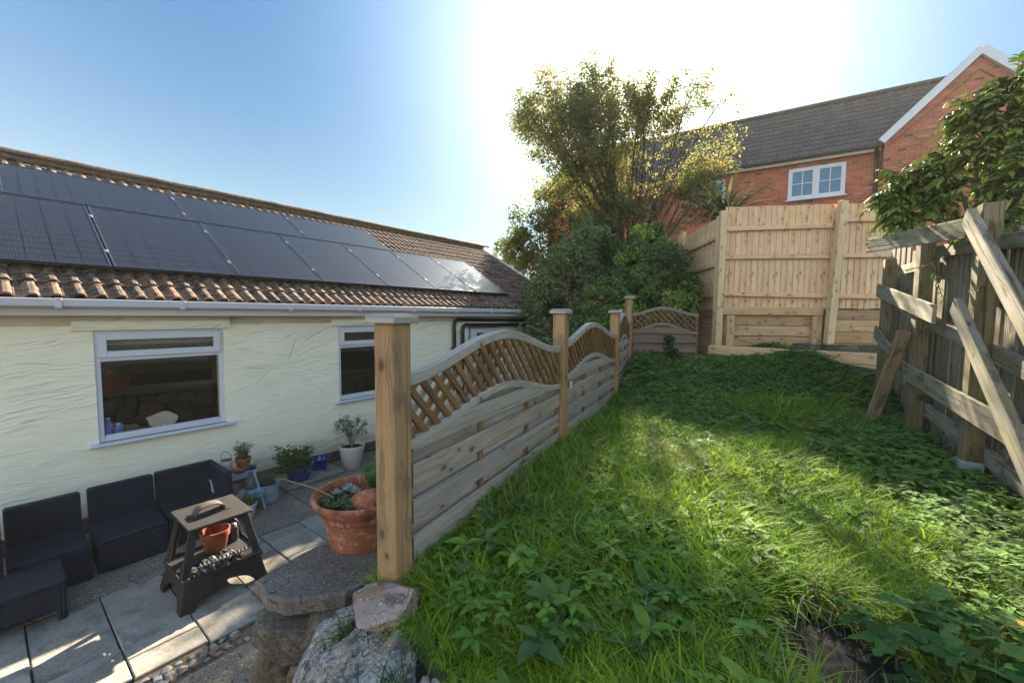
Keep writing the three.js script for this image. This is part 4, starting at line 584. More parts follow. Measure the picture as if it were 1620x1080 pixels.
// ---------------------------------------------------------------- rubble retaining wall, its concrete coping, boulders
{
  const r = mul(4141);
  const W = thing('rubble_wall', 'old rubble stone retaining wall under the concrete slab at the patio edge', 'retaining wall', [0, 0, 0]);
  const g = [1, 2, 3, 4, 5, 6, 7, 8].map((k) => rock([0.5, 0.5, 0.5], 300 + k, 7, 10, 0.035));
  const stone = (x, y, z, sx, sy, sz, ry) => { const o = part('stone', g[Math.floor(r() * 8)], rubbleM[Math.floor(r() * 3)], W); o.position.set(x, y, z); o.scale.set(sx, sy, sz); o.rotation.set((r() - 0.5) * 0.25, ry + (r() - 0.5) * 0.3, (r() - 0.5) * 0.25); };
  // long face towards the bungalow
  const e0 = [-1.17, -1.92], rot = Math.atan2(-FD[1], FD[0]);
  for (let row = 0; row < 4; row++) for (let t = 0.05; t < 5.2;) { const L = 0.18 + 0.2 * r(), Hh = 0.24; stone(e0[0] + FD[0] * (t + L / 2) + 0.08, [-0.93, -0.74, -0.55, -0.40][row], e0[1] + FD[1] * (t + L / 2), L * 1.12, Hh, 0.24, rot); t += L; }
  // end face towards the camera
  for (const [x, y, z, sx, sy, sz] of [[-1.05, -0.385, -1.87, 0.36, 0.24, 0.34], [-0.84, -0.36, -1.85, 0.3, 0.2, 0.3], [-1.1, -0.57, -1.88, 0.3, 0.25, 0.34], [-0.88, -0.53, -1.84, 0.33, 0.27, 0.34], [-1.03, -0.77, -1.86, 0.4, 0.28, 0.36], [-0.77, -0.74, -1.82, 0.36, 0.3, 0.34], [-1.05, -0.98, -1.86, 0.4, 0.3, 0.36], [-0.75, -0.97, -1.82, 0.4, 0.3, 0.36], [-0.62, -0.5, -1.76, 0.34, 0.4, 0.34]]) stone(x, y, z, sx, sy, sz, 0.2);
  const core = cbox(4.9, 0.86, 0.55, 0.02, 2.6, -0.69, 0.42); core.applyMatrix4(new THREE.Matrix4().makeBasis(V(FD[0], 0, FD[1]), V(0, 1, 0), V(-FD[1], 0, FD[0])).setPosition(e0[0], 0, e0[1])); part('mortar', [core, cbox(0.6, 0.82, 0.32, 0.03, -0.84, -0.69, -2.02)], mortarM, W);
  // coping: thick concrete slab with an uneven chipped edge
  const top = [[-1.231, -1.94], [-1.15, -1.86], [-1.02, -1.805], [-0.9, -1.825], [-0.78, -1.86], [-0.70, -1.95], [-0.42, -2.3], [0.1, -3.35], [0.62, -4.45], [0.35, -5.1], [-0.05, -4.3], [-0.62, -3.1]];
  const rr = mul(31), jag = []; top.forEach((p, i) => { const q = top[(i + 1) % top.length], n = Math.max(2, Math.round(Math.hypot(q[0] - p[0], q[1] - p[1]) / 0.05)); for (let k = 0; k < n; k++) jag.push([lerp(p[0], q[0], k / n) + (rr() - 0.5) * 0.018, lerp(p[1], q[1], k / n) + (rr() - 0.5) * 0.018]); }); const sh = poly(jag.map(([x, z]) => [x, -z])); const cg = ext(sh, 0.06, 0.01, 4); cg.rotateX(-Math.PI / 2); cg.translate(0, -0.273, 0);
  const uv = cg.attributes.uv, p = cg.attributes.position; for (let i = 0; i < p.count; i++) uv.setXY(i, p.getX(i) + p.getY(i) * 0.7, p.getZ(i) + p.getY(i));
  const C = thing('coping_slab', 'thick mossy concrete slab capping the rubble wall, with the big terracotta planter on it', 'slab', [0, 0, 0]); part('slab', cg, capM, C);
  // boulders
  const b1 = thing('boulder', 'big pale grey limestone boulder at the bottom, wall end by the lawn', 'boulder', [-0.42, -0.23, -1.40]); const m1 = part('body', rock([0.30, 0.215, 0.25], 91, 44, 15, 0.045), boulderM, b1); m1.rotation.set(0.25, 0.5, -0.35);
  const b4 = thing('boulder', 'low grey boulder with whitish facets at the bottom edge, right of the big one', 'boulder', [-0.2, -0.2, -1.23]); part('body', rock([0.17, 0.15, 0.17], 94, 40, 13, 0.045), boulderM, b4).rotation.set(0.1, 1.3, -0.2);
  const b2 = thing('boulder', 'streaked grey brown boulder wedged between the rubble wall and the big boulder', 'boulder', [-0.73, -0.38, -1.62]); part('body', rock([0.15, 0.29, 0.15], 93, 40, 13, 0.05), boulderM, b2).rotation.set(-0.25, 0.3, -0.4);
  const b3 = thing('stone', 'small pinkish stone with a flat top lying against the foot of the nearest post', 'stone', [-0.455, 0.01, -1.47]); part('body', rock([0.14, 0.085, 0.10], 97, 36, 12, 0.04), pinkStone, b3).rotation.set(0.05, 0.15, 0.12);
  // earth bank that carries the boulders
  struct('earth_bank', sheet(24, 24, (u, v) => { const x = lerp(-1.1, 0.0, u), z = lerp(-1.9, 0.6, v), e = leftEdge(z); return [x, lerp(-1.1, gy(e, z) - 0.06, sstep(-1.05, e + 0.02, x)) - 0.03 + 0.05 * fbm(x * 6 + 9, z * 6 + 9, 99, 99, 3, 6), z]; }, (u, v, p) => [p[0], p[2]]), soilM);
}
// ---------------------------------------------------------------- wicker seats
{
  const at0 = (s, n) => Hw(s, n);
  function seat(w, arm, label) { // origin: middle of the front edge; depth .46 behind
    const t = thing('wicker_chair', label, 'garden chair');
    part('base', cbox(w, 0.245, 0.44, 0.012, 0, 0.123, -0.22), wicker, t);
    part('seat', cbox(w - 0.004, 0.04, 0.445, 0.012, 0, 0.266, -0.217), wicker, t);
    const bk = cbox(w - 0.006, 0.585, 0.075, 0.014, 0, 0.295, 0); bk.rotateX(-0.04); bk.translate(0, 0, -0.47); part('backrest', bk, wicker, t);
    if (arm) { const g = cbox(0.062, 0.57, 0.52, 0.014, arm * (w / 2 - 0.02), 0.29, -0.25); part('armrest', g, wicker, t); }
    return t;
  }
  const place = (t, s0, s1, n) => { t.position.set(...at0((s0 + s1) / 2, n)); t.rotation.y = HA; };
  place(seat(0.43, 0, 'navy black wicker seat without arms, left one, behind the footstool'), -2.19, -1.76, 1.05);
  place(seat(0.452, 0, 'navy black wicker seat without arms in the middle of the row'), -1.722, -1.27, 1.02);
  place(seat(0.49, 1, 'navy black wicker corner seat with an arm on its right, beside the plant stand'), -1.26, -0.77, 1.0);
  place(seat(0.49, 1, 'navy black wicker seat cut off by the left picture edge, arm showing'), -2.705, -2.215, 1.14);
  const st = thing('wicker_footstool', 'low navy black wicker footstool at the left edge in front of the seats', 'footstool', Hw(-2.2, 1.3), HA);
  part('top', cbox(0.53, 0.03, 0.40, 0.012, 0, 0.268, 0), wicker, st); part('side', [cbox(0.50, 0.18, 0.37, 0.01, 0, 0.165, 0)], wicker, st);
  for (const a of [-1, 1]) for (const b of [-1, 1]) part('leg', cbox(0.05, 0.253, 0.05, 0.008, a * 0.236, 0.1265, b * 0.17), wicker, st);
}
// ---------------------------------------------------------------- steel patio stove
{
  const T = thing('patio_stove', 'dusty brown steel patio fireplace with an arched handle on its lid', 'patio heater', Hw(-1.172, 1.86), HA);
  const w = 0.58, d = 0.53, h = 0.2, k = 0.045; // base, splayed
  const side = (L) => { const s = new THREE.Shape(); s.moveTo(-L / 2, 0); s.lineTo(-L / 2 + 0.085, 0); s.quadraticCurveTo(-L / 2 + 0.1, 0.075, -L / 2 + 0.17, 0.105); s.quadraticCurveTo(0, 0.15, L / 2 - 0.17, 0.105); s.quadraticCurveTo(L / 2 - 0.1, 0.075, L / 2 - 0.085, 0); s.lineTo(L / 2, 0); s.lineTo(L / 2 - k, h); s.lineTo(-L / 2 + k, h); s.closePath(); return ext(s, 0.012, 0.002, 10); };
  const an = Math.atan2(k, h), uvf = (g) => { const p = g.attributes.position, uv = g.attributes.uv; for (let i = 0; i < p.count; i++) uv.setXY(i, p.getX(i), p.getY(i)); return g; };
  const sides = []; for (const [L, q, rot] of [[w, d / 2, 0], [w, d / 2, Math.PI], [d, w / 2, Math.PI / 2], [d, w / 2, -Math.PI / 2]]) { const g = side(L); g.translate(0, 0, -0.012); g.rotateX(-an); g.translate(0, 0, q); g.rotateY(rot); sides.push(uvf(g)); }
  part('base', [...sides, cbox(w - 2 * k + 0.01, 0.012, d - 2 * k + 0.01, 0.003, 0, h - 0.004, 0)], iron, T);
  part('tray', [cbox(0.52, 0.008, 0.46, 0.002, 0, h + 0.012, 0), cbox(0.52, 0.03, 0.008, 0.002, 0, h + 0.02, 0.23), cbox(0.52, 0.03, 0.008, 0.002, 0, h + 0.02, -0.23), cbox(0.008, 0.03, 0.46, 0.002, 0.26, h + 0.02, 0), cbox(0.008, 0.03, 0.46, 0.002, -0.26, h + 0.02, 0)], iron, T);
  const ty = 0.545, tx = 0.02, tz = -0.085; // lid sits a little back
  for (const a of [-1, 1]) for (const b of [-1, 1]) part('leg', [beam([a * 0.235, h + 0.016, b * 0.2], [tx + a * 0.165, ty - 0.006, tz + b * 0.165], 0.055, 0.016, [0, 0, b], 0.003), beam([a * 0.25, h + 0.016, b * 0.18], [tx + a * 0.178, ty - 0.006, tz + b * 0.15], 0.045, 0.014, [a, 0, 0], 0.003)], iron, T);
  part('lid', [cbox(0.43, 0.018, 0.46, 0.005, tx, ty + 0.004, tz), cbox(0.38, 0.02, 0.4, 0.004, tx, ty - 0.014, tz)], iron, T);
  const arc = sheet(4, 18, (u, v) => { const a = Math.PI * v, x = -Math.cos(a) * 0.1, y = Math.pow(Math.sin(a), 0.8) * 0.072; return [x, y, (u - 0.5) * 0.095]; }); const arc2 = sheet(4, 18, (u, v) => { const a = Math.PI * v, x = -Math.cos(a) * 0.095, y = Math.pow(Math.sin(a), 0.8) * 0.066; return [x, y, (u - 0.5) * 0.095]; });
  const edge = [0, 1].map((e) => sheet(1, 18, (u, v) => { const a = Math.PI * v, q = u ? [0.1, 0.072] : [0.095, 0.066]; return [-Math.cos(a) * q[0], Math.pow(Math.sin(a), 0.8) * q[1], (e - 0.5) * 0.095]; }));
  for (const g of [arc, arc2, ...edge]) g.translate(tx - 0.02, ty + 0.014, tz + 0.01); part('handle', [arc, arc2, ...edge], mat({ map: per(ironTex, 0.5), color: [1.1, 1.0, 0.9], roughness: 0.6 }), T); part('handle_plate', cbox(0.26, 0.006, 0.12, 0.002, tx - 0.02, ty + 0.016, tz + 0.01), iron, T);  // handle paler than the lid: dust, plus sunlight put into the colour
  const gr = []; for (let i = 0; i < 13; i++) gr.push(tube([[-0.12 + i * 0.025, h + 0.05, 0.10], [-0.12 + i * 0.025, h + 0.05, 0.16], [-0.12 + i * 0.025, h + 0.085, 0.175]], 0.005, 6, 8)); gr.push(tube([[-0.14, h + 0.045, 0.13], [0.2, h + 0.045, 0.13]], 0.006, 6, 6));
  part('grate', gr, mat({ color: [0.14, 0.135, 0.13], roughness: 0.7, metalness: 0.3 }), T);
  const r = mul(66), ch = [], cg = rock([0.5, 0.5, 0.5], 71, 3, 8, 0.05); for (let i = 0; i < 90; i++) { const s = 0.015 + 0.03 * r(); ch.push({ m: M4([-0.05 + (r() - 0.5) * 0.36, h + 0.025 + 0.015 * r(), 0.12 + (r() - 0.5) * 0.2], [r() * 6, r() * 6, r() * 6], [s * 1.5, s, s]), c: r() < 0.35 ? lin(0.2, 0.2, 0.2) : lin(0.025, 0.024, 0.024) }); }
  instanced('charcoal', cg, mat({ color: [1, 1, 1], roughness: 1 }), ch, T);
  const P = thing('terracotta_pot', 'rusty terracotta pot standing inside the steel patio fireplace', 'pot', [Hw(-1.13, 1.75)[0], PAT + h + 0.02, Hw(-1.13, 1.75)[2]]);
  part('body', lathe([[0.001, 0], [0.07, 0], [0.092, 0.11], [0.1, 0.112], [0.104, 0.165], [0.096, 0.167], [0.085, 0.12], [0.06, 0.02], [0.001, 0.02]], 40), mat({ map: per(terraTex, 0.7), color: [0.62, 0.4, 0.3], roughness: 0.8 }), P);
  const K = thing('can', 'small dark lantern can beside the pot inside the steel fireplace', 'can', [Hw(-0.99, 1.70)[0], PAT + h + 0.02, Hw(-0.99, 1.70)[2]]); part('body', lathe([[0.001, 0], [0.04, 0], [0.042, 0.1], [0.03, 0.115], [0.028, 0.14], [0.001, 0.142]], 24), darkMetal, K); part('bail', tube([[-0.04, 0.09, 0], [-0.05, 0.15, 0], [0, 0.19, 0], [0.05, 0.15, 0], [0.04, 0.09, 0]], 0.003, 6, 24), darkMetal, K);
}
// ---------------------------------------------------------------- plant stand and pots against the wall
const potAt = (s, n, h = 0) => Hw(s, n, PAT + h);
{
  const S = thing('plant_stand', 'grey blue two step wooden plant stand between corner seat and zinc tub', 'plant stand', potAt(-0.62, 0.62), HA);
  // local x along wall, z outwards; top step at .40, lower step at .2
  part('step', [cbox(0.42, 0.022, 0.2, 0.004, 0, 0.385, -0.12), cbox(0.40, 0.05, 0.016, 0.003, 0, 0.35, -0.03)], bluePaint, S); part('step', [cbox(0.44, 0.022, 0.18, 0.004, 0, 0.20, 0.10), cbox(0.42, 0.045, 0.016, 0.003, 0, 0.168, 0.185)], bluePaint, S);
  for (const a of [-1, 1]) { part('leg', beam([a * 0.195, 0.376, -0.03], [a * 0.215, 0, 0.2], 0.045, 0.022, [1, 0, 0]), bluePaint, S); part('leg', beam([a * 0.19, 0.376, -0.19], [a * 0.19, 0, -0.24], 0.04, 0.022, [1, 0, 0]), bluePaint, S); }
  // lantern
  const L = thing('lantern', 'pale pink perforated lantern with a wire handle on the plant stand', 'lantern', potAt(-0.645, 0.48, 0.396));
  const body = lathe([[0.001, 0], [0.035, 0.0], [0.05, 0.05], [0.056, 0.09], [0.052, 0.12], [0.046, 0.14]], 32); part('body', body, mat({ color: [0.62, 0.5, 0.46], roughness: 0.5 }), L);
  const holes = []; for (let j = 0; j < 4; j++) for (let i = 0; i < 14; i++) { const a = (i + (j % 2) * 0.5) / 14 * 6.283, y = 0.025 + j * 0.021, R = [0.0432, 0.0486, 0.0525, 0.0545][j]; const g = new THREE.CircleGeometry(0.0065, 4); g.rotateX(-0.25); g.translate(0, y, R + 0.0015); g.rotateY(a); holes.push(g); } part('hole', holes, mat({ color: [0.06, 0.09, 0.16] }), L, null, 'stuff');
  part('rim', new THREE.TorusGeometry(0.046, 0.005, 8, 32).rotateX(Math.PI / 2).translate(0, 0.14, 0), darkMetal, L); part('lid', lathe([[0.001, 0.142], [0.043, 0.141]], 24), black, L); part('handle', tube([[-0.046, 0.14, 0], [-0.055, 0.19, 0], [0, 0.235, 0], [0.055, 0.19, 0], [0.046, 0.14, 0]], 0.003, 6, 30), darkMetal, L);
}
const leafKinds = {};
function sprig(r, list, x, y, z, R, Hh, n, sz, cols, up = 0.6) { // leaves scattered through a small plant's volume
  for (let i = 0; i < n; i++) { const a = r() * 6.283, q = Math.sqrt(r()) * R, t = r(), k = sz * (0.6 + 0.8 * r()); list.push({ m: M4([x + Math.cos(a) * q * (0.5 + 0.6 * t), y + Hh * t, z + Math.sin(a) * q * (0.5 + 0.6 * t)], [0, r() * 6.283, up * (r() - 0.1) + (r() - 0.5) * 0.8], [k, k, k]), c: lin(...cols[Math.floor(r() * cols.length)]) }); }
}
function bladeGeo(len, w, bend, seg = 4) { const pos = []; for (let i = 0; i < seg; i++) { const f = (t) => [Math.sin(bend * t) * len * t * 0.9, len * t * Math.cos(bend * t * 0.8)], a = i / seg, b = (i + 1) / seg, [x0, y0] = f(a), [x1, y1] = f(b), w0 = w * (1 - a * a) / 2, w1 = w * (1 - b * b) / 2; pos.push(x0, y0, -w0, x1, y1, -w1, x0, y0, w0); if (w1 > 1e-6) pos.push(x0, y0, w0, x1, y1, -w1, x1, y1, w1); } return flat(pos); }
const smallLeaf = leafGeo(1, 0.55, 0.25, 0.25, 3), whiteMul = mat({ color: [1, 1, 1], transmission: 0.3, roughness: 0.9 });
{
  const r = mul(5150), soilTop = (R, y, p) => part('soil', new THREE.CircleGeometry(R, 24).rotateX(-Math.PI / 2).translate(0, y, 0), soilM, p);
  const pot = (name, label, s, n, prof, m, h = 0) => { const t = thing(name, label, 'pot', potAt(s, n, h)); part('body', lathe(prof, 40), m, t); return t; };
  const plant = (name, label, cat, s, n, h) => thing(name, label, cat, potAt(s, n, h));
  // on the stand
  const p1 = pot('terracotta_pot', 'small pale terracotta pot of lavender on top of the plant stand', -0.48, 0.47, [[0.001, 0], [0.055, 0], [0.072, 0.09], [0.078, 0.092], [0.08, 0.12], [0.07, 0.121], [0.06, 0.09], [0.001, 0.09]], terra[2], 0.396); soilTop(0.066, 0.105, p1);
  const lav = (label, s, n, h, R, Hh, cnt) => { const t = plant('lavender', label, 'plant', s, n, h), L = []; for (let i = 0; i < cnt; i++) { const a = r() * 6.28, tl = 0.15 + r() * 0.5, k = Hh * (0.6 + 0.5 * r()); L.push({ m: M4([Math.cos(a) * R * 0.4 * r(), 0, Math.sin(a) * R * 0.4 * r()], [0, a, -tl * 0.3], [k, k, k]), c: lin(...[[0.16, 0.17, 0.12], [0.12, 0.15, 0.08], [0.2, 0.19, 0.15]][i % 3]) }); } instanced('foliage', bladeGeo(1, 0.035, 0.5, 3), whiteMul, L, t); const F = []; sprig(r, F, 0, 0.02, 0, R, Hh * 0.75, cnt * 2, 0.03, [[0.15, 0.17, 0.1], [0.1, 0.14, 0.07]]); instanced('leaves', smallLeaf, whiteMul, F, t); };
  lav('grey green lavender in the small terracotta pot on the plant stand', -0.48, 0.47, 0.50, 0.1, 0.2, 110);
  const dsh = pot('clay_dish', 'shallow orange clay dish at the front of the plant stand top', -0.55, 0.56, [[0.001, 0], [0.06, 0], [0.075, 0.035], [0.07, 0.036], [0.056, 0.01], [0.001, 0.01]], terra[0], 0.396);
  const ring = thing('basket', 'dark little basket with a handle at the right of the stand top', 'basket', potAt(-0.43, 0.57, 0.396)); part('body', lathe([[0.001, 0], [0.04, 0], [0.05, 0.035], [0.046, 0.035], [0.001, 0.008]], 24), darkMetal, ring); part('handle', tube([[-0.05, 0.03, 0], [-0.03, 0.055, 0.02], [0.03, 0.055, 0.02], [0.05, 0.03, 0]], 0.004, 6, 16), mat({ color: [0.4, 0.34, 0.26] }), ring);
  const bot = pot('glass_bottle', 'grey glass bottle on the lower step of the plant stand', -0.48, 0.66, [[0.001, 0], [0.05, 0.0], [0.055, 0.06], [0.03, 0.1], [0.015, 0.12], [0.015, 0.17], [0.02, 0.175], [0.001, 0.176]], mat({ color: [0.12, 0.13, 0.15], roughness: 0.15 }), 0.212);
  const jug = pot('terracotta_pot', 'ochre clay pot on the lower step of the plant stand, left', -0.66, 0.70, [[0.001, 0], [0.045, 0], [0.06, 0.1], [0.055, 0.1], [0.04, 0.03], [0.001, 0.03]], mat({ color: [0.3, 0.2, 0.1], roughness: 0.9 }), 0.212);
  // white pot with chives in front of the stand
  const wp = pot('white_pot', 'small white pot of chives on the patio before the plant stand', -0.60, 0.90, [[0.001, 0], [0.06, 0], [0.078, 0.13], [0.086, 0.132], [0.086, 0.155], [0.078, 0.156], [0.068, 0.12], [0.001, 0.12]], whitePot); soilTop(0.07, 0.125, wp);
  { const t = plant('chives', 'green chives growing in the small white pot', 'plant', -0.60, 0.90, 0.12), L = []; for (let i = 0; i < 60; i++) { const k = 0.1 + 0.13 * r(); L.push({ m: M4([(r() - 0.5) * 0.1, 0, (r() - 0.5) * 0.1], [0, r() * 6.28, 0], [k, k, k]), c: lin(...[[0.09, 0.16, 0.04], [0.14, 0.17, 0.05]][i % 2]) }); } instanced('blades', bladeGeo(1, 0.06, 0.9, 4), whiteMul, L, t); }
  // zinc tub
  const tub = thing('zinc_tub', 'round grey blue zinc tub of lavender right of the plant stand', 'tub', potAt(-0.30, 0.63)); part('body', lathe([[0.001, 0], [0.108, 0], [0.114, 0.012], [0.112, 0.02], [0.122, 0.2], [0.128, 0.206], [0.128, 0.214], [0.118, 0.212], [0.112, 0.16], [0.001, 0.16]], 44), zinc, tub); soilTop(0.112, 0.17, tub); part('badge', lathe([[0.001, 0.006], [0.02, 0.003], [0.022, 0]], 20).rotateX(Math.PI / 2).translate(0, 0.12, 0.119).rotateY(0.75), mat({ color: [0.3, 0.33, 0.36] }), tub);
  lav('grey green lavender filling the zinc tub', -0.30, 0.63, 0.17, 0.13, 0.17, 120);
  // blue glazed pot with rose bush
  const bp = pot('blue_pot', 'large glossy cobalt blue pot under the flowering bush', 0.16, 0.40, [[0.001, 0], [0.12, 0], [0.165, 0.17], [0.175, 0.175], [0.175, 0.2], [0.16, 0.2], [0.15, 0.17], [0.001, 0.17]], blueGlaze, 0.045); soilTop(0.15, 0.18, bp);
  { const t = plant('rose_bush', 'leafy bush with pale pink flowers in the large blue pot', 'plant', 0.10, 0.42, 0.2), L = []; for (let i = 0; i < 8; i++) { const a = i * 0.8; sprig(r, L, Math.cos(a) * 0.12, -0.06 + 0.08 * r(), Math.sin(a) * 0.12, 0.11, 0.27, 150, 0.05, [[0.05, 0.11, 0.025], [0.07, 0.14, 0.03], [0.035, 0.08, 0.02], [0.13, 0.18, 0.03]], 0.5); } instanced('foliage', smallLeaf, whiteMul, L, t); part('stem', [0, 1, 2, 3, 4].map((i) => tube([[0, 0, 0], [Math.cos(i * 1.3) * 0.06, 0.12, Math.sin(i * 1.3) * 0.06], [Math.cos(i * 1.3) * 0.14, 0.24, Math.sin(i * 1.3) * 0.14]], 0.005, 6, 8)), stemM, t);
    const petal = leafGeo(1, 0.9, 0.3, -0.3, 3), pm = mat({ color: [0.72, 0.5, 0.42], transmission: 0.3, roughness: 0.9 }); for (const [x, y, z] of [[0.12, 0.27, 0.06], [0.15, 0.3, -0.02], [-0.1, 0.25, 0.1], [0.02, 0.28, 0.11], [0.05, 0.24, 0.17]]) { const g = []; for (let i = 0; i < 9; i++) g.push(petal.clone().applyMatrix4(M4([0, 0, 0], [0, i * 0.9, 0.3 + 0.1 * i], [0.03, 0.03, 0.03]))); part('flower', g, pm, t).position.set(x, y, z); } }
  const b2 = pot('blue_pot', 'smaller empty cobalt blue pot right of the flowering bush', 0.50, 0.25, [[0.001, 0], [0.085, 0], [0.11, 0.17], [0.118, 0.172], [0.118, 0.2], [0.106, 0.2], [0.09, 0.06], [0.001, 0.06]], blueGlaze);
  // cream pot with a woody shrub
  const cp = pot('cream_pot', 'cream ribbed pot holding the woody shrub under the second window', 0.89, 0.40, [[0.001, 0], [0.13, 0], [0.158, 0.23], [0.162, 0.232], [0.164, 0.26], [0.17, 0.262], [0.173, 0.31], [0.16, 0.312], [0.15, 0.26], [0.001, 0.26]], creamPot); soilTop(0.15, 0.275, cp);
  { const t = plant('shrub', 'woody little shrub with leaves at its twig tips in the cream pot', 'plant', 0.89, 0.40, 0.27), L = [], st = []; for (let i = 0; i < 34; i++) { const a = r() * 6.28, R = 0.22 * Math.sqrt(r()), h = 0.3 + 0.18 * r() - R * 0.4; st.push(tube([[0, 0, 0], [Math.cos(a) * R * 0.3, h * 0.45, Math.sin(a) * R * 0.3], [Math.cos(a) * R, h, Math.sin(a) * R]], 0.004, 5, 6, 0.002)); sprig(r, L, Math.cos(a) * R, h - 0.06, Math.sin(a) * R, 0.035, 0.09, 22, 0.03, [[0.07, 0.13, 0.03], [0.1, 0.15, 0.04], [0.05, 0.09, 0.03]], 0.9); } part('stem', st, mat({ color: [0.26, 0.22, 0.17], roughness: 1 }), t); instanced('foliage', smallLeaf, whiteMul, L, t); }
  // the big planter on the coping slab
  const pp = [-0.86, -0.205, -2.32], big = thing('terracotta_planter', 'big wide terracotta planter on the concrete slab beside the nearest post', 'planter', pp);
  part('body', lathe([[0.001, 0], [0.165, 0.0], [0.172, 0.006], [0.215, 0.2], [0.222, 0.206], [0.236, 0.215], [0.248, 0.24], [0.262, 0.258], [0.266, 0.272], [0.262, 0.284], [0.252, 0.287], [0.243, 0.28], [0.232, 0.25], [0.215, 0.18], [0.2, 0.15], [0.001, 0.15]], 64), terra[1], big); soilTop(0.222, 0.2, big);
  const tl = thing('terracotta_pot', 'small terracotta pot lying tilted in the big planter', 'pot', [pp[0] + 0.115, pp[1] + 0.235, pp[2] + 0.06]); const tp = part('body', lathe([[0.001, 0], [0.06, 0], [0.085, 0.12], [0.093, 0.122], [0.096, 0.165], [0.086, 0.166], [0.074, 0.12], [0.055, 0.02], [0.001, 0.02]], 40), terra[0], tl); tp.rotation.set(-2.35, 0, 0.55); tp.position.set(-0.01, 0.05, 0.045);
  { const t = thing('succulents', 'low succulents and weeds growing at the left of the big planter', 'plant', [pp[0] - 0.06, pp[1] + 0.2, pp[2]]), L = []; for (let i = 0; i < 26; i++) { const a = r() * 6.28, q = 0.14 * Math.sqrt(r()), x = Math.cos(a) * q - 0.02, z = Math.sin(a) * q + 0.02; sprig(r, L, x, 0, z, 0.03, 0.05, 26, 0.026, [[0.12, 0.18, 0.06], [0.18, 0.22, 0.1], [0.09, 0.14, 0.05], [0.2, 0.17, 0.09]], 0.7); } instanced('foliage', smallLeaf, whiteMul, L, t);
    const ros = leafGeo(1, 0.5, 0.3, -0.35, 3), rm = mat({ color: [0.36, 0.42, 0.4], roughness: 0.7, transmission: 0.1 }); for (const [x, z, k] of [[-0.04, -0.07, 0.05], [0.01, -0.04, 0.04], [-0.09, -0.02, 0.035]]) { const g = []; for (let ring = 0; ring < 3; ring++) for (let i = 0; i < 8; i++) g.push(ros.clone().applyMatrix4(M4([0, 0.02 + ring * 0.008, 0], [0, i * 0.785 + ring * 0.4, 0.25 + ring * 0.4], [k * (1 - ring * 0.22), k * (1 - ring * 0.22), k * (1 - ring * 0.22)]))); part('rosette', g, rm, t).position.set(x, 0.03, z); } }
  { const t = thing('euphorbia', 'bright green feathery plant at the back of the big planter by the post', 'plant', [pp[0] + 0.04, pp[1] + 0.215, pp[2] - 0.12]), L = []; for (let s = 0; s < 9; s++) { const a = s * 0.75, tx = Math.cos(a) * 0.055, tz = Math.sin(a) * 0.055, h = 0.13 + 0.06 * r(); for (let i = 0; i < 130; i++) { const v = r(), k = 0.045 * (0.6 + 0.5 * r()); L.push({ m: M4([tx * v * 1.2, h * v, tz * v * 1.2], [0, r() * 6.28, 0.1 + 0.7 * r()], [k, k, k]), c: lin(...[[0.1, 0.22, 0.05], [0.14, 0.27, 0.07], [0.08, 0.17, 0.05]][i % 3]) }); } } instanced('foliage', leafGeo(1, 0.12, 0.2, 0.1, 3), whiteMul, L, t); }
  { const t = thing('straw', 'bent yellow grass blade hanging out over the left rim of the big planter', 'grass blade', pp); part('blade', tube([[-0.15, 0.25, 0.02], [-0.27, 0.295, 0.0], [-0.42, 0.31, -0.05], [-0.52, 0.31, -0.1], [-0.555, 0.295, -0.11]], 0.0035, 5, 20, 0.0015), mat({ color: [0.25, 0.26, 0.1], roughness: 0.8 }), t); }
  { const t = thing('weed', 'small green weed growing in the joint between strip and slabs', 'weed', potAt(0.02, 1.33)), L = []; sprig(r, L, 0, 0, 0, 0.09, 0.04, 60, 0.045, [[0.1, 0.17, 0.03], [0.13, 0.2, 0.05]], 0.4); instanced('foliage', smallLeaf, whiteMul, L, t); }
  { const w = thing('wheel_ornament', 'small white spoked wheel seen through the lattice of the nearest panel', 'ornament', Hw(2.15, 0.1, -0.42), HA); part('rim', new THREE.TorusGeometry(0.085, 0.012, 8, 32), white, w); part('spoke', [0, 1, 2].map((i) => cbox(0.16, 0.012, 0.012, 0.002).rotateZ(i * Math.PI / 3)), white, w); part('stake', cbox(0.015, 0.58, 0.012, 0.002, 0, -0.35, -0.014), white, w); }
}

// ---------------------------------------------------------------- trees and bushes
// thin places in the crown, where the sun reaches through to the lawn and the planks
function gap(x, y, z, r) { const t = y / sunDir.y, gx = x - sunDir.x * t, gz = z - sunDir.z * t; let k = 0;
  for (const [cx, cz, a, b, ang, mx = 1] of [[1.75, -2.25, 1.05, 0.36, 0.75], [1.25, -2.85, 0.65, 0.38, 0.3], [0.95, -1.8, 0.55, 0.36, 0.6], [2.75, -0.7, 1.25, 0.75, 0.3, 0.72], [2.1, -4.5, 0.6, 0.2, 0.4], [1.7, -5.3, 0.7, 0.2, 0.3], [1.3, -3.7, 0.35, 0.35, 0], [-1.75, -2.75, 0.5, 0.2, -0.9]]) { const dx = gx - cx, dz = gz - cz, u = (dx * Math.cos(ang) + dz * Math.sin(ang)) / a, v = (-dx * Math.sin(ang) + dz * Math.cos(ang)) / b; k = Math.max(k, Math.min(mx, 1.6 - Math.hypot(u, v))); }
  return r() < clamp(k, 0, 0.985); }
function leafAt(p, k, r, droop = 0.5, c, yaw = r() * 6.283) { return { m: M4([p.x, p.y, p.z], [(r() - 0.5) * 1.6, yaw, -droop + (r() - 0.5) * 1.6], [k, k, k]), c }; }
const treeLeaf = leafGeo(1, 0.5, 0.3, 0.2, 3), tint = (r, list) => { const c = list[Math.floor(r() * list.length)], k = 0.8 + 0.4 * r(); return lin(c[0] * k, c[1] * k, c[2] * k); };
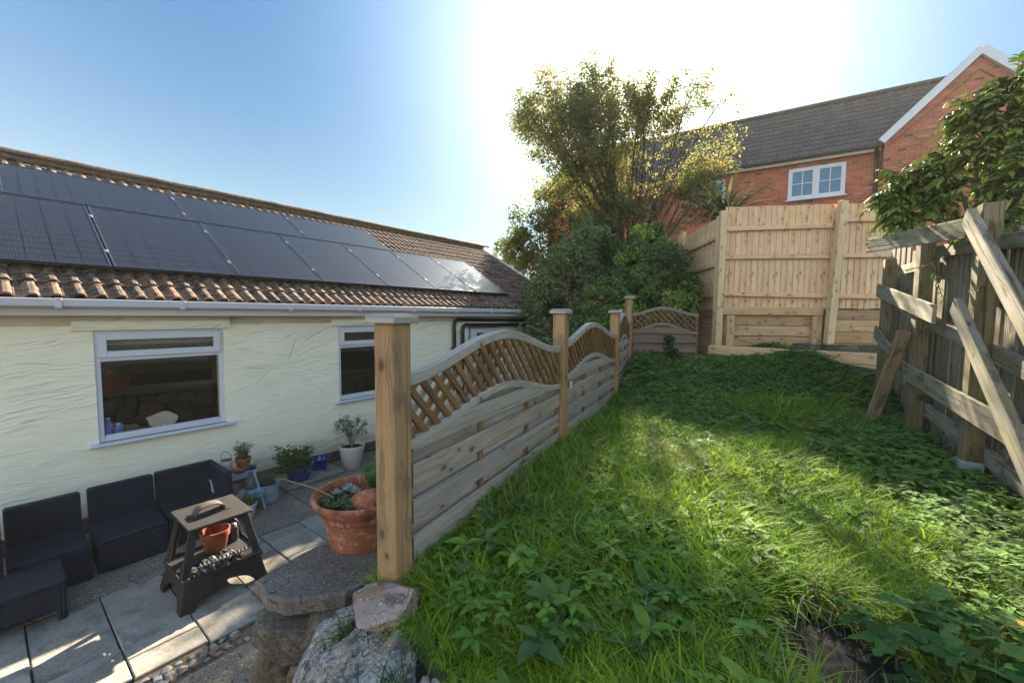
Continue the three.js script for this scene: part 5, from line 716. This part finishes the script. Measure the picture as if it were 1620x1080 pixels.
{
  const r = mul(2024), T = thing('tree', 'tall airy multi stemmed tree with the sun behind its crown', 'tree', [3.1, 0.2, -10.9]);
  const blobs = [[0.59, 6.01, -10.85, 0.72], [1.12, 7.0, -11.42, 0.84], [2.39, 7.63, -11.96, 0.79], [1.88, 5.54, -10.82, 1.12], [1.11, 4.92, -11.08, 0.91], [3.14, 6.43, -11.38, 1.01], [3.15, 4.92, -11.28, 1.34], [4.65, 6.86, -11.41, 0.84], [5.24, 5.97, -10.85, 0.77], [4.87, 5.64, -11.83, 1.23], [4.94, 4.37, -10.74, 0.8], [4.0, 4.09, -11.22, 1.01], [2.32, 3.91, -11.21, 1.01], [0.2, 6.49, -11.38, 0.5], [3.6, 7.6, -12.3, 0.6], [4.1, 5.2, -11.0, 0.8], [2.9, 3.8, -11.0, 0.9], [1.5, 6.2, -11.2, 0.8], [3.9, 6.4, -11.6, 0.8], [2.2, 6.6, -11.4, 0.8]];
  const wood = [], L = [], o = V(3.1, 0.2, -10.9), cols = [[0.23, 0.27, 0.07], [0.28, 0.3, 0.08], [0.32, 0.29, 0.1], [0.2, 0.23, 0.08], [0.36, 0.28, 0.1]];
  const twig = [];
  for (const [x, y, z, R] of blobs) {
    const c = V(x, y, z).sub(o), base = V((r() - 0.5) * 0.5, 0.1, (r() - 0.5) * 0.5), n = R > 0.9 ? 3 : 2;
    for (let s = 0; s < n; s++) {
      const end = c.clone().add(V((r() - 0.5) * R, (r() - 0.2) * R * 0.8, (r() - 0.5) * R)), mid = base.clone().lerp(end, 0.45).add(V((base.x - end.x) * 0.16, 0.25, (r() - 0.5) * 0.5));
      const b2 = base.clone().add(V((r() - 0.5) * 0.3, 0, (r() - 0.5) * 0.3)), pts = [b2, mid, end.clone().lerp(mid, 0.4).add(V((r() - 0.5) * 0.2, 0.05, (r() - 0.5) * 0.2)), end], r0 = s === 0 ? 0.05 : 0.03;
      wood.push(tube(pts, r0, 6, 20, 0.008)); const cv = new THREE.CatmullRomCurve3(pts);
      const nt = Math.round((34 * R * R + 10) / n * 1.5);
      for (let k = 0; k < nt; k++) {
        const d = V(r() - 0.5, r() - 0.5, r() - 0.5).normalize().multiplyScalar(R * Math.cbrt(0.15 + 0.85 * r()) * (0.9 + 0.25 * r())), tip = c.clone().add(d), from = cv.getPointAt(0.5 + 0.5 * r()), m2 = from.clone().lerp(tip, 0.55).add(V(0, 0.08 + 0.1 * r(), 0));
        if (gap(m2.x + o.x, m2.y + o.y, m2.z + o.z, r)) continue; twig.push(tube([from, m2, tip], 0.006, 4, 6, 0.0015)); const q = new THREE.CatmullRomCurve3([from, m2, tip]); const col = tint(r, cols), nl = 60 + Math.floor(r() * 40);
        for (let i = 0; i < nl; i++) { const t = 0.35 + 0.68 * Math.sqrt(r()), p = q.getPoint(Math.min(1, t)).add(V(r() - 0.5, r() - 0.5, r() - 0.5).multiplyScalar(0.26)); if (gap(p.x + o.x, p.y + o.y, p.z + o.z, r)) continue; L.push(leafAt(p, 0.055 + 0.035 * r(), r, 0.3, r() < 0.75 ? col.clone().multiplyScalar(0.8 + 0.4 * r()) : tint(r, cols))); }
      }
    }
  }
  part('trunk', wood, barkM, T); part('twigs', twig, barkM, T, null, 'stuff');
  instanced('crown', treeLeaf, mat({ color: [1, 1, 1], transmission: 0.65, roughness: 0.9, thickness: 0 }), L, T);
}
function bush(label, blobs, base, cols, o = {}) {
  const r = mul(o.seed), T = thing(o.name ?? 'bush', label, 'bush', base), b0 = V(...base), L = [], W = [];
  for (const [x, y, z, R] of blobs) {
    const c = V(x, y, z).sub(b0); W.push(tube([V((r() - 0.5) * 0.3, 0, (r() - 0.5) * 0.3), c.clone().multiplyScalar(0.5).add(V((r() - 0.5) * 0.3, 0, 0)), c], 0.035, 6, 10, 0.01));
    const sub = []; for (let k = 0; k < (o.clumps ?? 26); k++) { const d = V(r() - 0.5, (r() - 0.4), r() - 0.5).normalize().multiplyScalar(R * (0.55 + 0.45 * r())); sub.push([c.clone().add(d), R * (0.18 + 0.2 * r()), tint(r, cols)]); W.push(tube([c, c.clone().addScaledVector(d, 0.6).add(V(0, 0.03, 0)), c.clone().addScaledVector(d, 1.05)], 0.008, 4, 5, 0.002)); }
    for (let i = 0; i < (o.n ?? 1600) * 2.6; i++) { const [p, q, col] = sub[Math.floor(r() * sub.length)], d = V(r() - 0.5, r() - 0.5, r() - 0.5).normalize().multiplyScalar(q * Math.cbrt(r())); L.push(leafAt(p.clone().add(d), (o.size ?? 0.07) * 1.2 * (0.7 + 0.6 * r()), r, 0.4, col.clone().multiplyScalar(0.75 + 0.5 * r()))); }
  }
  part('branches', W, barkM, T); instanced('foliage', o.geo ?? treeLeaf, mat({ color: [1, 1, 1], transmission: o.tr ?? 0.4, roughness: o.rough ?? 0.8, thickness: 0 }), L, T); return T;
}
bush('yellowing sunlit bush beyond the end of the bungalow roof, left of the tree', [[0.76, 3.81, -13.21, 0.99], [0.17, 3.11, -13.16, 0.69], [1.49, 4.28, -12.74, 0.86], [0.3, 2.2, -13.1, 0.9], [1.2, 2.6, -13, 1.1]], [0.7, -1.2, -13], [[0.2, 0.21, 0.035], [0.28, 0.24, 0.04], [0.14, 0.16, 0.03]], { seed: 61, tr: 0.6, n: 1000, clumps: 36, size: 0.08 });
bush('dark dense evergreen bush at the right end of the bungalow', [[1.27, 1.7, -9.36, 0.85], [0.82, 1.33, -9.04, 0.62], [1.67, 2.38, -9.71, 0.73], [1.0, 0.4, -9.0, 0.8], [1.9, 2.9, -10.65, 0.6], [1.5, 0.6, -8.6, 0.7], [2.3, 2.2, -10.2, 0.7]], [1.3, -1.2, -9.4], [[0.15, 0.2, 0.075], [0.18, 0.23, 0.085], [0.21, 0.22, 0.1]], { seed: 62, tr: 0.25, n: 2600, clumps: 40, size: 0.06 });
bush('green bush behind the far wavy fence panel, left of the new fence', [[2.4, 1.58, -8.35, 0.57], [3.01, 2.0, -8.68, 0.59], [1.87, 1.32, -8.23, 0.5], [2.67, 2.28, -8.9, 0.47], [2.2, 0.8, -7.9, 0.6], [2.9, 1.1, -8.0, 0.6], [3.0, 2.6, -9.2, 0.5]], [2.5, 0.1, -8.4], [[0.14, 0.22, 0.06], [0.17, 0.26, 0.065], [0.11, 0.17, 0.06], [0.24, 0.32, 0.06]], { seed: 63, tr: 0.35, n: 1900, clumps: 34, size: 0.06 });
bush('small glossy bush against the side run of the new fence', [[3.19, 1.81, -7.96, 0.3], [3.28, 1.56, -7.75, 0.24], [3.2, 1.2, -7.8, 0.3]], [3.2, 0.3, -7.85], [[0.09, 0.15, 0.03], [0.15, 0.22, 0.035], [0.06, 0.11, 0.03]], { seed: 64, tr: 0.35, n: 520, clumps: 14, size: 0.075, rough: 0.55 });
bush('young leafy weed shoot growing before the far wavy fence panel', [[2.42, 0.55, -6.32, 0.1], [2.4, 0.72, -6.32, 0.08], [2.5, 0.42, -6.3, 0.12], [2.36, 0.38, -6.28, 0.12]], [2.42, 0.25, -6.3], [[0.05, 0.1, 0.03], [0.07, 0.12, 0.035]], { seed: 65, n: 70, clumps: 8, size: 0.06 });
{ // spiky plant over the corner of the new fence
  const r = mul(71), T = thing('spiky_plant', 'spiky long bladed plant rising behind the corner of the new fence', 'plant', [4.2, 1.3, -8.35]);
  part('stem', tube([[0, 0, 0], [0.02, 0.8, 0], [0, 1.55, 0]], 0.06, 8, 10, 0.04), barkM, T);
  const bl = [0.5, 0.9, 1.4].map((b) => bladeGeo(1, 0.06, b, 6)), ms = [[0.09, 0.12, 0.03], [0.16, 0.17, 0.05], [0.3, 0.24, 0.12]].map((c) => mat({ color: c, transmission: 0.35, roughness: 0.8 }));
  for (let i = 0; i < 70; i++) { const o = part('blade', bl[i % 3], ms[r() < 0.5 ? 0 : r() < 0.7 ? 1 : 2], T), k = 0.75 + 0.55 * r(); o.position.y = 1.55 + 0.15 * r(); o.rotation.set(0, r() * 6.283, -0.1 - 0.7 * r(), 'YXZ'); o.scale.set(k, k, k); }
}
{ // big leaved shrub over the old fence
  const r = mul(909), T = thing('shrub', 'large leafy shrub with pointed leaves spilling over the old fence at right', 'shrub', [3.95, 0.1, -3.55]), o = V(3.95, 0.1, -3.55);
  const blobs = [[4.05, 2.56, -3.6, 0.4], [3.88, 2.35, -3.79, 0.34], [3.74, 2.3, -3.99, 0.27], [4.08, 2.88, -3.53, 0.26], [3.99, 2.82, -3.73, 0.2], [4.07, 2.12, -3.38, 0.35], [3.88, 2.1, -3.87, 0.23], [3.66, 2.18, -4.05, 0.17], [4.27, 2.53, -3.4, 0.45], [4.35, 2.1, -3.1, 0.4], [4.3, 2.75, -3.1, 0.3], [3.6, 1.98, -3.9, 0.15], [3.85, 1.8, -3.35, 0.24]];
  const leaf = leafGeo(1, 0.42, 0.28, 0.28, 5), W = [], all = [], cols = [[0.11, 0.19, 0.03], [0.14, 0.23, 0.035], [0.075, 0.14, 0.03], [0.22, 0.3, 0.05]];
  W.push(tube([V(0.02, 0, 0.05), V(-0.05, 0.9, 0.1), V(0.02, 1.7, 0)], 0.09, 10, 14, 0.06));
  const shoot = (from, c, n, sz, young) => { const cv = new THREE.CatmullRomCurve3(c); W.push(tube(c, 0.006, 5, 10, 0.002)); for (let i = 0; i < n; i++) { const t = 0.25 + 0.75 * (i + 0.5) / n, p = cv.getPoint(t), tg = cv.getTangent(t), yaw = Math.atan2(-tg.z, tg.x) + (i % 2 ? 1 : -1) * (0.5 + 0.5 * r()); const k = sz * (1.15 - 0.55 * t) * (0.8 + 0.4 * r()); const col = young && t > 0.6 ? lin(0.28, 0.33, 0.06) : tint(r, cols); all.push({ p, e: new THREE.Euler((r() - 0.5) * 1.2, yaw, Math.asin(clamp(tg.y, -1, 1)) * 0.5 - 0.25 + (r() - 0.5) * 0.8, 'YXZ'), k, col, young: young && t > 0.6 }); } };
  for (const [x, y, z, R] of blobs) { const c = V(x, y, z).sub(o); W.push(tube([V(0.0, 1.5, 0), V(0, 1.6, 0).lerp(c, 0.6).add(V(0, 0.1, 0)), c], 0.022, 6, 10, 0.008));
    const n = Math.round(40 + 190 * R * R); for (let k = 0; k < n; k++) { const d = V(r() - 0.62, r() - 0.42, r() - 0.45).normalize().multiplyScalar(R * (0.65 + 0.85 * r() * r())); const tip = c.clone().add(d).add(V(-0.03, -0.02, 0)); shoot(c, [c.clone().addScaledVector(d, 0.15), c.clone().addScaledVector(d, 0.65).add(V(0, 0.05, 0)), tip], 9, 0.098, r() < 0.6); } }
  for (const [a, b] of [[[3.91, 3.14, -3.74], [3.97, 2.8, -3.72]], [[3.83, 2.72, -3.76], [3.9, 2.45, -3.75]], [[4.15, 3.08, -3.6], [4.1, 2.9, -3.55]], [[3.7, 2.48, -3.9], [3.85, 2.35, -3.85]]]) { const A = V(...b).sub(o), B = V(...a).sub(o); shoot(A, [A, A.clone().lerp(B, 0.5).add(V(0.02, 0, 0)), B], 11, 0.085, true); }
  // hanging sprigs in front of the fence
  for (const pts of [[[3.35, 1.68, -3.19], [3.27, 1.53, -3.24], [3.05, 1.46, -3.3]], [[3.27, 1.53, -3.24], [3.25, 1.4, -3.2], [3.22, 1.22, -3.1]], [[3.6, 2.05, -3.6], [3.45, 1.9, -3.4], [3.35, 1.68, -3.22]], [[3.5, 1.5, -2.75], [3.2, 1.35, -2.72], [3.0, 1.28, -2.74]]]) { const c = pts.map((p) => V(...p).sub(o)); shoot(c[0], c, 9, 0.055, true); }
  part('branch', W, stemM, T);
  const lm = cols.concat([[0.28, 0.33, 0.06]]).map((c) => glossLeaf(c, 0.38)), cam = V(0, 1.1, 0).sub(o); all.sort((a, b) => a.p.distanceTo(cam) - b.p.distanceTo(cam)); const rest = [];
  all.forEach((a, i) => { if (i < 300) { const l = part('leaf', leaf, a.young ? lm[4] : lm[Math.floor(r() * 4)], T); l.position.copy(a.p); l.rotation.copy(a.e); l.scale.set(a.k, a.k, a.k); } else rest.push({ m: new THREE.Matrix4().compose(a.p, new THREE.Quaternion().setFromEuler(a.e), V(a.k, a.k, a.k)), c: a.col }); });
  instanced('leaves', leaf, mat({ color: [1, 1, 1], transmission: 0.42, roughness: 0.5, specularIntensity: 0.6, thickness: 0 }), rest, T);
}
// ---------------------------------------------------------------- lawn plants
{
  const r = mul(3131);
  // big lobed leaves at the bottom right
  const H0 = [1.32, gy(1.32, -1.17), -1.17], T = thing('hogweed', 'low spreading plant with big lobed toothed leaves at the bottom right corner', 'plant', H0);
  const lobed = (seed) => { const q = mul(seed), pos = [], uv = []; for (const s of [-1, 1]) { const edge = []; for (let i = 0; i <= 22; i++) { const t = i / 22, lob = 0.55 + 0.45 * Math.abs(Math.sin(t * Math.PI * 2.6 + 0.35)), tooth = i % 2 ? 0.88 : 1, w = 0.30 * Math.pow(Math.sin(Math.PI * Math.min(1, t * 0.94 + 0.05)), 0.85) * lob * tooth * (0.9 + 0.2 * q()); edge.push([t + (i % 2 ? 0.02 : 0), w]); }
      const P = (t, w) => [t, w * 0.22 - 0.22 * t * t + 0.012 * Math.sin(t * 20), s * w]; for (let i = 0; i < 22; i++) { const [a, b] = [edge[i], edge[i + 1]], A = P(i / 22, 0), B = P((i + 1) / 22, 0), C = P(b[0], b[1]), D = P(a[0], a[1]); s > 0 ? pos.push(...A, ...C, ...B, ...A, ...D, ...C) : pos.push(...A, ...B, ...C, ...A, ...C, ...D); } } return flat(pos); };
  const lg = [1, 2, 3, 4].map(lobed), hm = [[0.07, 0.15, 0.04], [0.055, 0.125, 0.03], [0.09, 0.17, 0.05], [0.05, 0.1, 0.03]].map((c) => mat({ color: c, transmission: 0.35, roughness: 0.9, specularIntensity: 0.12 })), yel = glossLeaf([0.5, 0.28, 0.03], 0.3);
  const spots = [[1.22, -1.34], [1.31, -1.31], [1.41, -1.24], [1.5, -1.22], [1.13, -1.15], [1.26, -1.10], [1.39, -1.12], [1.6, -1.27], [1.14, -1.06], [1.43, -1.33], [1.5, -1.08], [1.28, -1.2], [1.22, -1.0], [1.62, -1.15], [1.36, -1.02]];
  spots.forEach(([x, z], i) => { const h = 0.09 + 0.1 * r(), yaw = r() * 6.28; const tip = V(x - H0[0], h, z - H0[2]); part('stem', tube([V(tip.x * 0.4, 0, tip.z * 0.4), V(tip.x * 0.7, h * 0.8, tip.z * 0.7), tip], 0.005, 6, 8, 0.003), greenStem, T);
    for (let k = 0; k < 5; k++) { const l = part('leaf', lg[(i + k) % 4], i === 7 && k === 2 ? yel : hm[Math.floor(r() * 4)], T, i === 7 && k === 2 ? 'yellowed leaf' : undefined), s = (k === 2 ? 0.115 : k % 2 ? 0.095 : 0.075) * (0.8 + 0.4 * r()); l.position.copy(tip); l.rotation.set((r() - 0.5) * 0.5, yaw + (k - 2) * 0.85, 0.15 + (r() - 0.5) * 0.4, 'YXZ'); l.scale.set(s, s, s); } });
  // docks
  const dk = [leafGeo(1, 0.38, 0.2, 0.35, 6), leafGeo(1, 0.46, 0.15, 0.5, 6)], dm = [[0.075, 0.15, 0.035], [0.095, 0.18, 0.04], [0.06, 0.12, 0.035], [0.13, 0.17, 0.11]].map((c) => glossLeaf(c, 0.3));
  const spots2 = [[0.1, -1.25], [0.17, -1.42], [0.34, -1.72], [0.51, -2.11], [0.26, -1.98], [2.13, -3.63], [2.5, -3.84], [2.17, -2.89], [1.74, -2.03], [1.76, -2.43], [1.77, -4.56], [1.05, -3.51], [0.52, -2.54], [1.49, -3.06], [2.26, -2.35], [2.79, -2.73], [2.23, -2.07], [1.68, -1.84], [0.53, -1.49], [0.41, -1.24], [0.2, -1.34], [0.7, -2.9], [1.2, -2.6], [2.9, -3.1], [2.4, -3.2], [0.9, -1.9], [1.9, -3.3]];
  spots2.forEach(([x, z], i) => { const t = thing('dock_plant', 'broad leaved dock growing in the long grass of the lawn', 'weed', [x, gy(x, z), z], 0, 'docks in the lawn'), n = 6 + Math.floor(r() * 4), silver = i === 5 || i === 6 || i === 16; for (let k = 0; k < n; k++) { const l = part('leaf', dk[k % 2], silver && k % 2 ? dm[3] : dm[Math.floor(r() * 3)], t), s = 0.07 + 0.075 * r(); l.position.set((r() - 0.5) * 0.03, 0.05 + 0.05 * r(), (r() - 0.5) * 0.03); l.rotation.set((r() - 0.5) * 0.6, k / n * 6.28 + r() * 0.5, 0.25 + 0.5 * r(), 'YXZ'); l.scale.set(s, s, s); } });
  // bare soil
  struct('soil_patch', sheet(24, 24, (u, v) => { const a = u * 6.283, R = v; const x = 1.06 + Math.cos(a) * R * (0.24 + 0.05 * Math.sin(a * 3 + 1)), z = -1.30 + Math.sin(a) * R * (0.26 + 0.05 * Math.sin(a * 2)); return [x, gy(x, z) + 0.02 * (1 - R * R) + 0.03 * (fbm(x * 14 + 30, z * 14 + 30, 512, 512, 4, 3) - 0.45) + 0.004, z]; }, (u, v, p) => [p[0], p[2]]), soilM);
  struct('soil_patch', sheet(24, 24, (u, v) => { const a = u * 6.283, R = v; const x = 2.5 + Math.cos(a) * R * 0.42, z = -2.15 + Math.sin(a) * R * 0.5; return [x, gy(x, z) + 0.02 * (1 - R * R) + 0.03 * (fbm(x * 14 + 30, z * 14 + 30, 512, 512, 4, 3) - 0.45) + 0.004, z]; }, (u, v, p) => [p[0], p[2]]), soilM);
  const soil = (x, z) => Math.hypot((x - 1.05) / 0.25, (z + 1.23) / 0.33) < 1 ? 1 : Math.hypot((x - 2.5) / 0.4, (z + 2.15) / 0.48) < 1 ? 0.75 : 0;
  const tw = thing('twig', 'pale dry bent twig lying over the bare soil patch', 'twig', [1.2, gy(1.2, -1.55) + 0.05, -1.55]); part('stem', [tube([[0.26, 0.03, -0.17], [0.1, 0.03, -0.06], [-0.1, 0.015, 0.06], [-0.2, -0.02, 0.17]], 0.0025, 5, 16, 0.002), tube([[-0.1, 0.015, 0.06], [-0.02, 0.0, 0.14], [0.02, -0.03, 0.24]], 0.002, 5, 10, 0.001)], mat({ color: [0.42, 0.34, 0.24], roughness: 0.9 }), tw);
  // grass
  const right = (z) => z > -4.87 ? 3.139 + (-2.774 - z) * 0.5975 - 0.02 : 4.4; // foot of the old fence
  const tuft = (seed, n, Lm, w, lay) => { const q = mul(seed), g = []; for (let i = 0; i < n; i++) { const k = Lm * (0.55 + 0.6 * q()); const b = bladeGeo(k, w * (0.7 + 0.6 * q()), 0.4 + lay * q(), 4); b.applyMatrix4(M4([(q() - 0.5) * 0.07, 0, (q() - 0.5) * 0.07], [0, q() * 6.283, -(0.05 + 0.45 * q() * lay)])); g.push(b); } return merge(g); };
  const tufts = [1, 2, 3, 4, 5].map((k) => tuft(k * 13, 11, 0.19, 0.0082, 0.8 + 0.3 * (k % 3))), lists = tufts.map(() => []), dryT = tuft(99, 16, 0.22, 0.004, 2.1), dry = [], cov = [];
  const visible = (x, z) => z < -0.55 && x < 1.35 * -z + 0.3 && x > -0.55 * -z - 0.4;
  const dryAt = (x, z) => fbm(x * 1.7 + 11, z * 1.7 + 40, 256, 256, 3, 77), tall = (x, z) => fbm(x * 1.1 + 60, z * 1.1 + 33, 256, 256, 3, 78), hue = (x, z) => fbm(x * 2.3 + 5, z * 2.3 + 8, 256, 256, 3, 79);
  let made = 0;
  for (let i = 0; i < 90000 && made < 17500; i++) {
    const z = -(0.6 + 6.4 * Math.pow(r(), 1.75)), e = leftEdge(z), x = lerp(e - 0.02, right(z), r()); if (!visible(x, z)) continue;
    const s = soil(x, z); if (s && r() < s) continue;
    const far = sstep(-4.0, -5.2, z); if (r() < far * 0.65) continue;
    const rf = sstep(0.6, 0.15, right(z) - x); if (r() < rf * 0.45) continue;
    const hT = tall(x, z), near = sstep(-0.9, -0.6, z), k = (0.3 + 1.4 * hT) * (0.75 + 0.5 * r()) * (1 - 0.35 * rf) * (x < e + 0.25 && z > -1.5 ? 0.55 : 1) * lerp(1, 0.72, sstep(-1.9, -1.2, z)), u = hue(x, z);
    const d = dryAt(x, z), c = lerp(0, 1, u); const col = [lerp(0.19, 0.36, c), lerp(0.36, 0.46, c), lerp(0.02, 0.032, c)]; const q = 0.6 + 0.75 * r();
    if (d > 0.5 && r() < (d - 0.47) * 5) { dry.push({ m: M4([x, gy(x, z) + 0.005, z], [0, r() * 6.283, (r() - 0.5) * 0.6], [k, k * 0.75, k]), c: lin(...(r() < 0.6 ? [0.34, 0.28, 0.16] : [0.22, 0.2, 0.1]).map((v) => v * q)) }); if (r() < 0.5) continue; }
    lists[Math.floor(r() * 5)].push({ m: M4([x, gy(x, z) - 0.004, z], [(r() - 0.5) * 0.3, r() * 6.283, (r() - 0.5) * 0.3], [k, k, k]), c: lin(...col.map((v) => v * q)) }); made++;
  }
  const G = new THREE.Group(); G.name = 'grass'; G.userData = { label: 'long unkempt green grass covering the sloping lawn', category: 'grass', kind: 'stuff' }; scene.add(G);
  const gm = mat({ color: [1, 1, 1], transmission: 0.55, roughness: 0.8, thickness: 0 });
  lists.forEach((l, i) => instanced('grass_tuft', tufts[i], gm, l, G)); instanced('dry_grass', dryT, mat({ color: [1, 1, 1], transmission: 0.25, roughness: 1, thickness: 0 }), dry, G);
  // leafy ground cover: buttercup, nettle and clover
  const trefoil = (seed) => { const q = mul(seed), g = [], lf = leafGeo(1, 0.75, 0.2, 0.25, 3); for (let s = 0; s < 9; s++) { const a = q() * 6.283, R = 0.085 * q(), h = 0.04 + 0.07 * q(), x = Math.cos(a) * R, z = Math.sin(a) * R, y0 = q() * 6.283; for (let k = 0; k < 3; k++) g.push(lf.clone().applyMatrix4(M4([x, h, z], [(q() - 0.5) * 0.5, y0 + k * 2.094, 0.1 + (q() - 0.5) * 0.5], [0.027, 0.027, 0.027]))); } return merge(g); };
  const tr = [1, 2, 3].map((k) => trefoil(k * 7)), tl = [[], [], []];
  for (let i = 0; i < 17000; i++) {
    const z = -(0.9 + 6.2 * Math.pow(r(), 1.2)), e = leftEdge(z), x = lerp(e + 0.05, right(z), r()); if (!visible(x, z) || (soil(x, z) > 0.9)) continue;
    const w = Math.max(sstep(-3.6, -4.9, z), 0.6 * sstep(0.9, 0.2, right(z) - x), 0.55 * sstep(0.7, 0.2, x - e) * sstep(-1.8, -2.6, z), 0.12 * sstep(0.58, 0.68, tall(x + 9, z))); if (r() > w) continue;
    const lift = sstep(-5, -6, z) * 0.06 * r() + 0.10 * sstep(0.8, 0.2, x - e) * sstep(-4.5, -5.5, z) * r(), k = 0.7 + 0.7 * r(), q = 0.7 + 0.6 * r(), cc = [[0.13, 0.25, 0.035], [0.17, 0.29, 0.04], [0.11, 0.2, 0.035]][i % 3];
    tl[i % 3].push({ m: M4([x, gy(x, z) + lift, z], [(r() - 0.5) * 0.4, r() * 6.28, (r() - 0.5) * 0.4], [k, k, k]), c: lin(...cc.map((v) => v * q)) });
  }
  const C = new THREE.Group(); C.name = 'ground_cover'; C.userData = { label: 'low leafy ground cover of buttercup and clover along the fences', category: 'ground cover', kind: 'stuff' }; scene.add(C);
  tl.forEach((l, i) => instanced('leaf_cluster', tr[i], mat({ color: [1, 1, 1], transmission: 0.35, roughness: 0.8, thickness: 0 }), l, C));
  // dandelion and plantain rosettes among the grass
  const rosette = (seed) => { const q = mul(seed), g = [], lf = leafGeo(1, 0.42, 0.25, 0.5, 4); for (let i = 0; i < 7; i++) { const k = 0.04 + 0.04 * q(); g.push(lf.clone().applyMatrix4(M4([0, 0.03 + 0.03 * q(), 0], [(q() - 0.5) * 0.7, i * 0.9 + q() * 0.5, 0.35 + 0.5 * q()], [k, k, k]))); } return merge(g); };
  const ro = [1, 2, 3].map((k) => rosette(k * 17)), rl = [[], [], []];
  for (let i = 0; i < 2000; i++) { const z = -(0.85 + 4.2 * Math.pow(r(), 1.2)), e = leftEdge(z), x = lerp(e + 0.08, right(z), r()); if (!visible(x, z) || soil(x, z) > 0.9 || r() < 0.8 * sstep(-2.4, -1.4, z) || r() > 0.3 + 0.9 * sstep(0.46, 0.6, tall(x + 30, z + 12)) + 0.5 * sstep(1.2, 0.3, x - e)) continue; const k = 0.7 + 0.7 * r(), q = 0.7 + 0.6 * r(), cc = [[0.11, 0.21, 0.03], [0.15, 0.26, 0.035], [0.17, 0.24, 0.1]][r() < 0.45 ? 0 : r() < 0.8 ? 1 : 2]; rl[i % 3].push({ m: M4([x, gy(x, z) + 0.02 + 0.04 * r(), z], [(r() - 0.5) * 0.4, r() * 6.28, (r() - 0.5) * 0.4], [k, k, k]), c: lin(...cc.map((v) => v * q)) }); }
  rl.forEach((l, i) => instanced('rosette', ro[i], mat({ color: [1, 1, 1], transmission: 0.35, roughness: 0.75, thickness: 0 }), l, C));
  // weeds on the gravel bed and between boulders
  const bw = []; for (let i = 0; i < 120; i++) { const x = lerp(4.7, 6.0, r()), z = lerp(-6.2, -6.85, r()); bw.push({ m: M4([x, 0.57, z], [0, r() * 6, 0], [0.8, 0.8, 0.8]), c: lin(0.06, 0.12, 0.035) }); } instanced('bed_weeds', tr[0], mat({ color: [1, 1, 1], transmission: 0.35, roughness: 0.8, thickness: 0 }), bw, C);
  const bgz = []; for (let i = 0; i < 30; i++) { const z = lerp(-1.75, -1.0, r()), x = lerp(-0.72, leftEdge(z) + 0.02, r()); bgz.push({ m: M4([x, lerp(-0.22, -0.03, sstep(-0.72, leftEdge(z), x)), z], [0, r() * 6, 0], [0.6, 0.6, 0.6]), c: lin(0.06, 0.13, 0.025) }); } instanced('edge_grass', tufts[0], gm, bgz, G);
}
renderer.render(scene, camera);
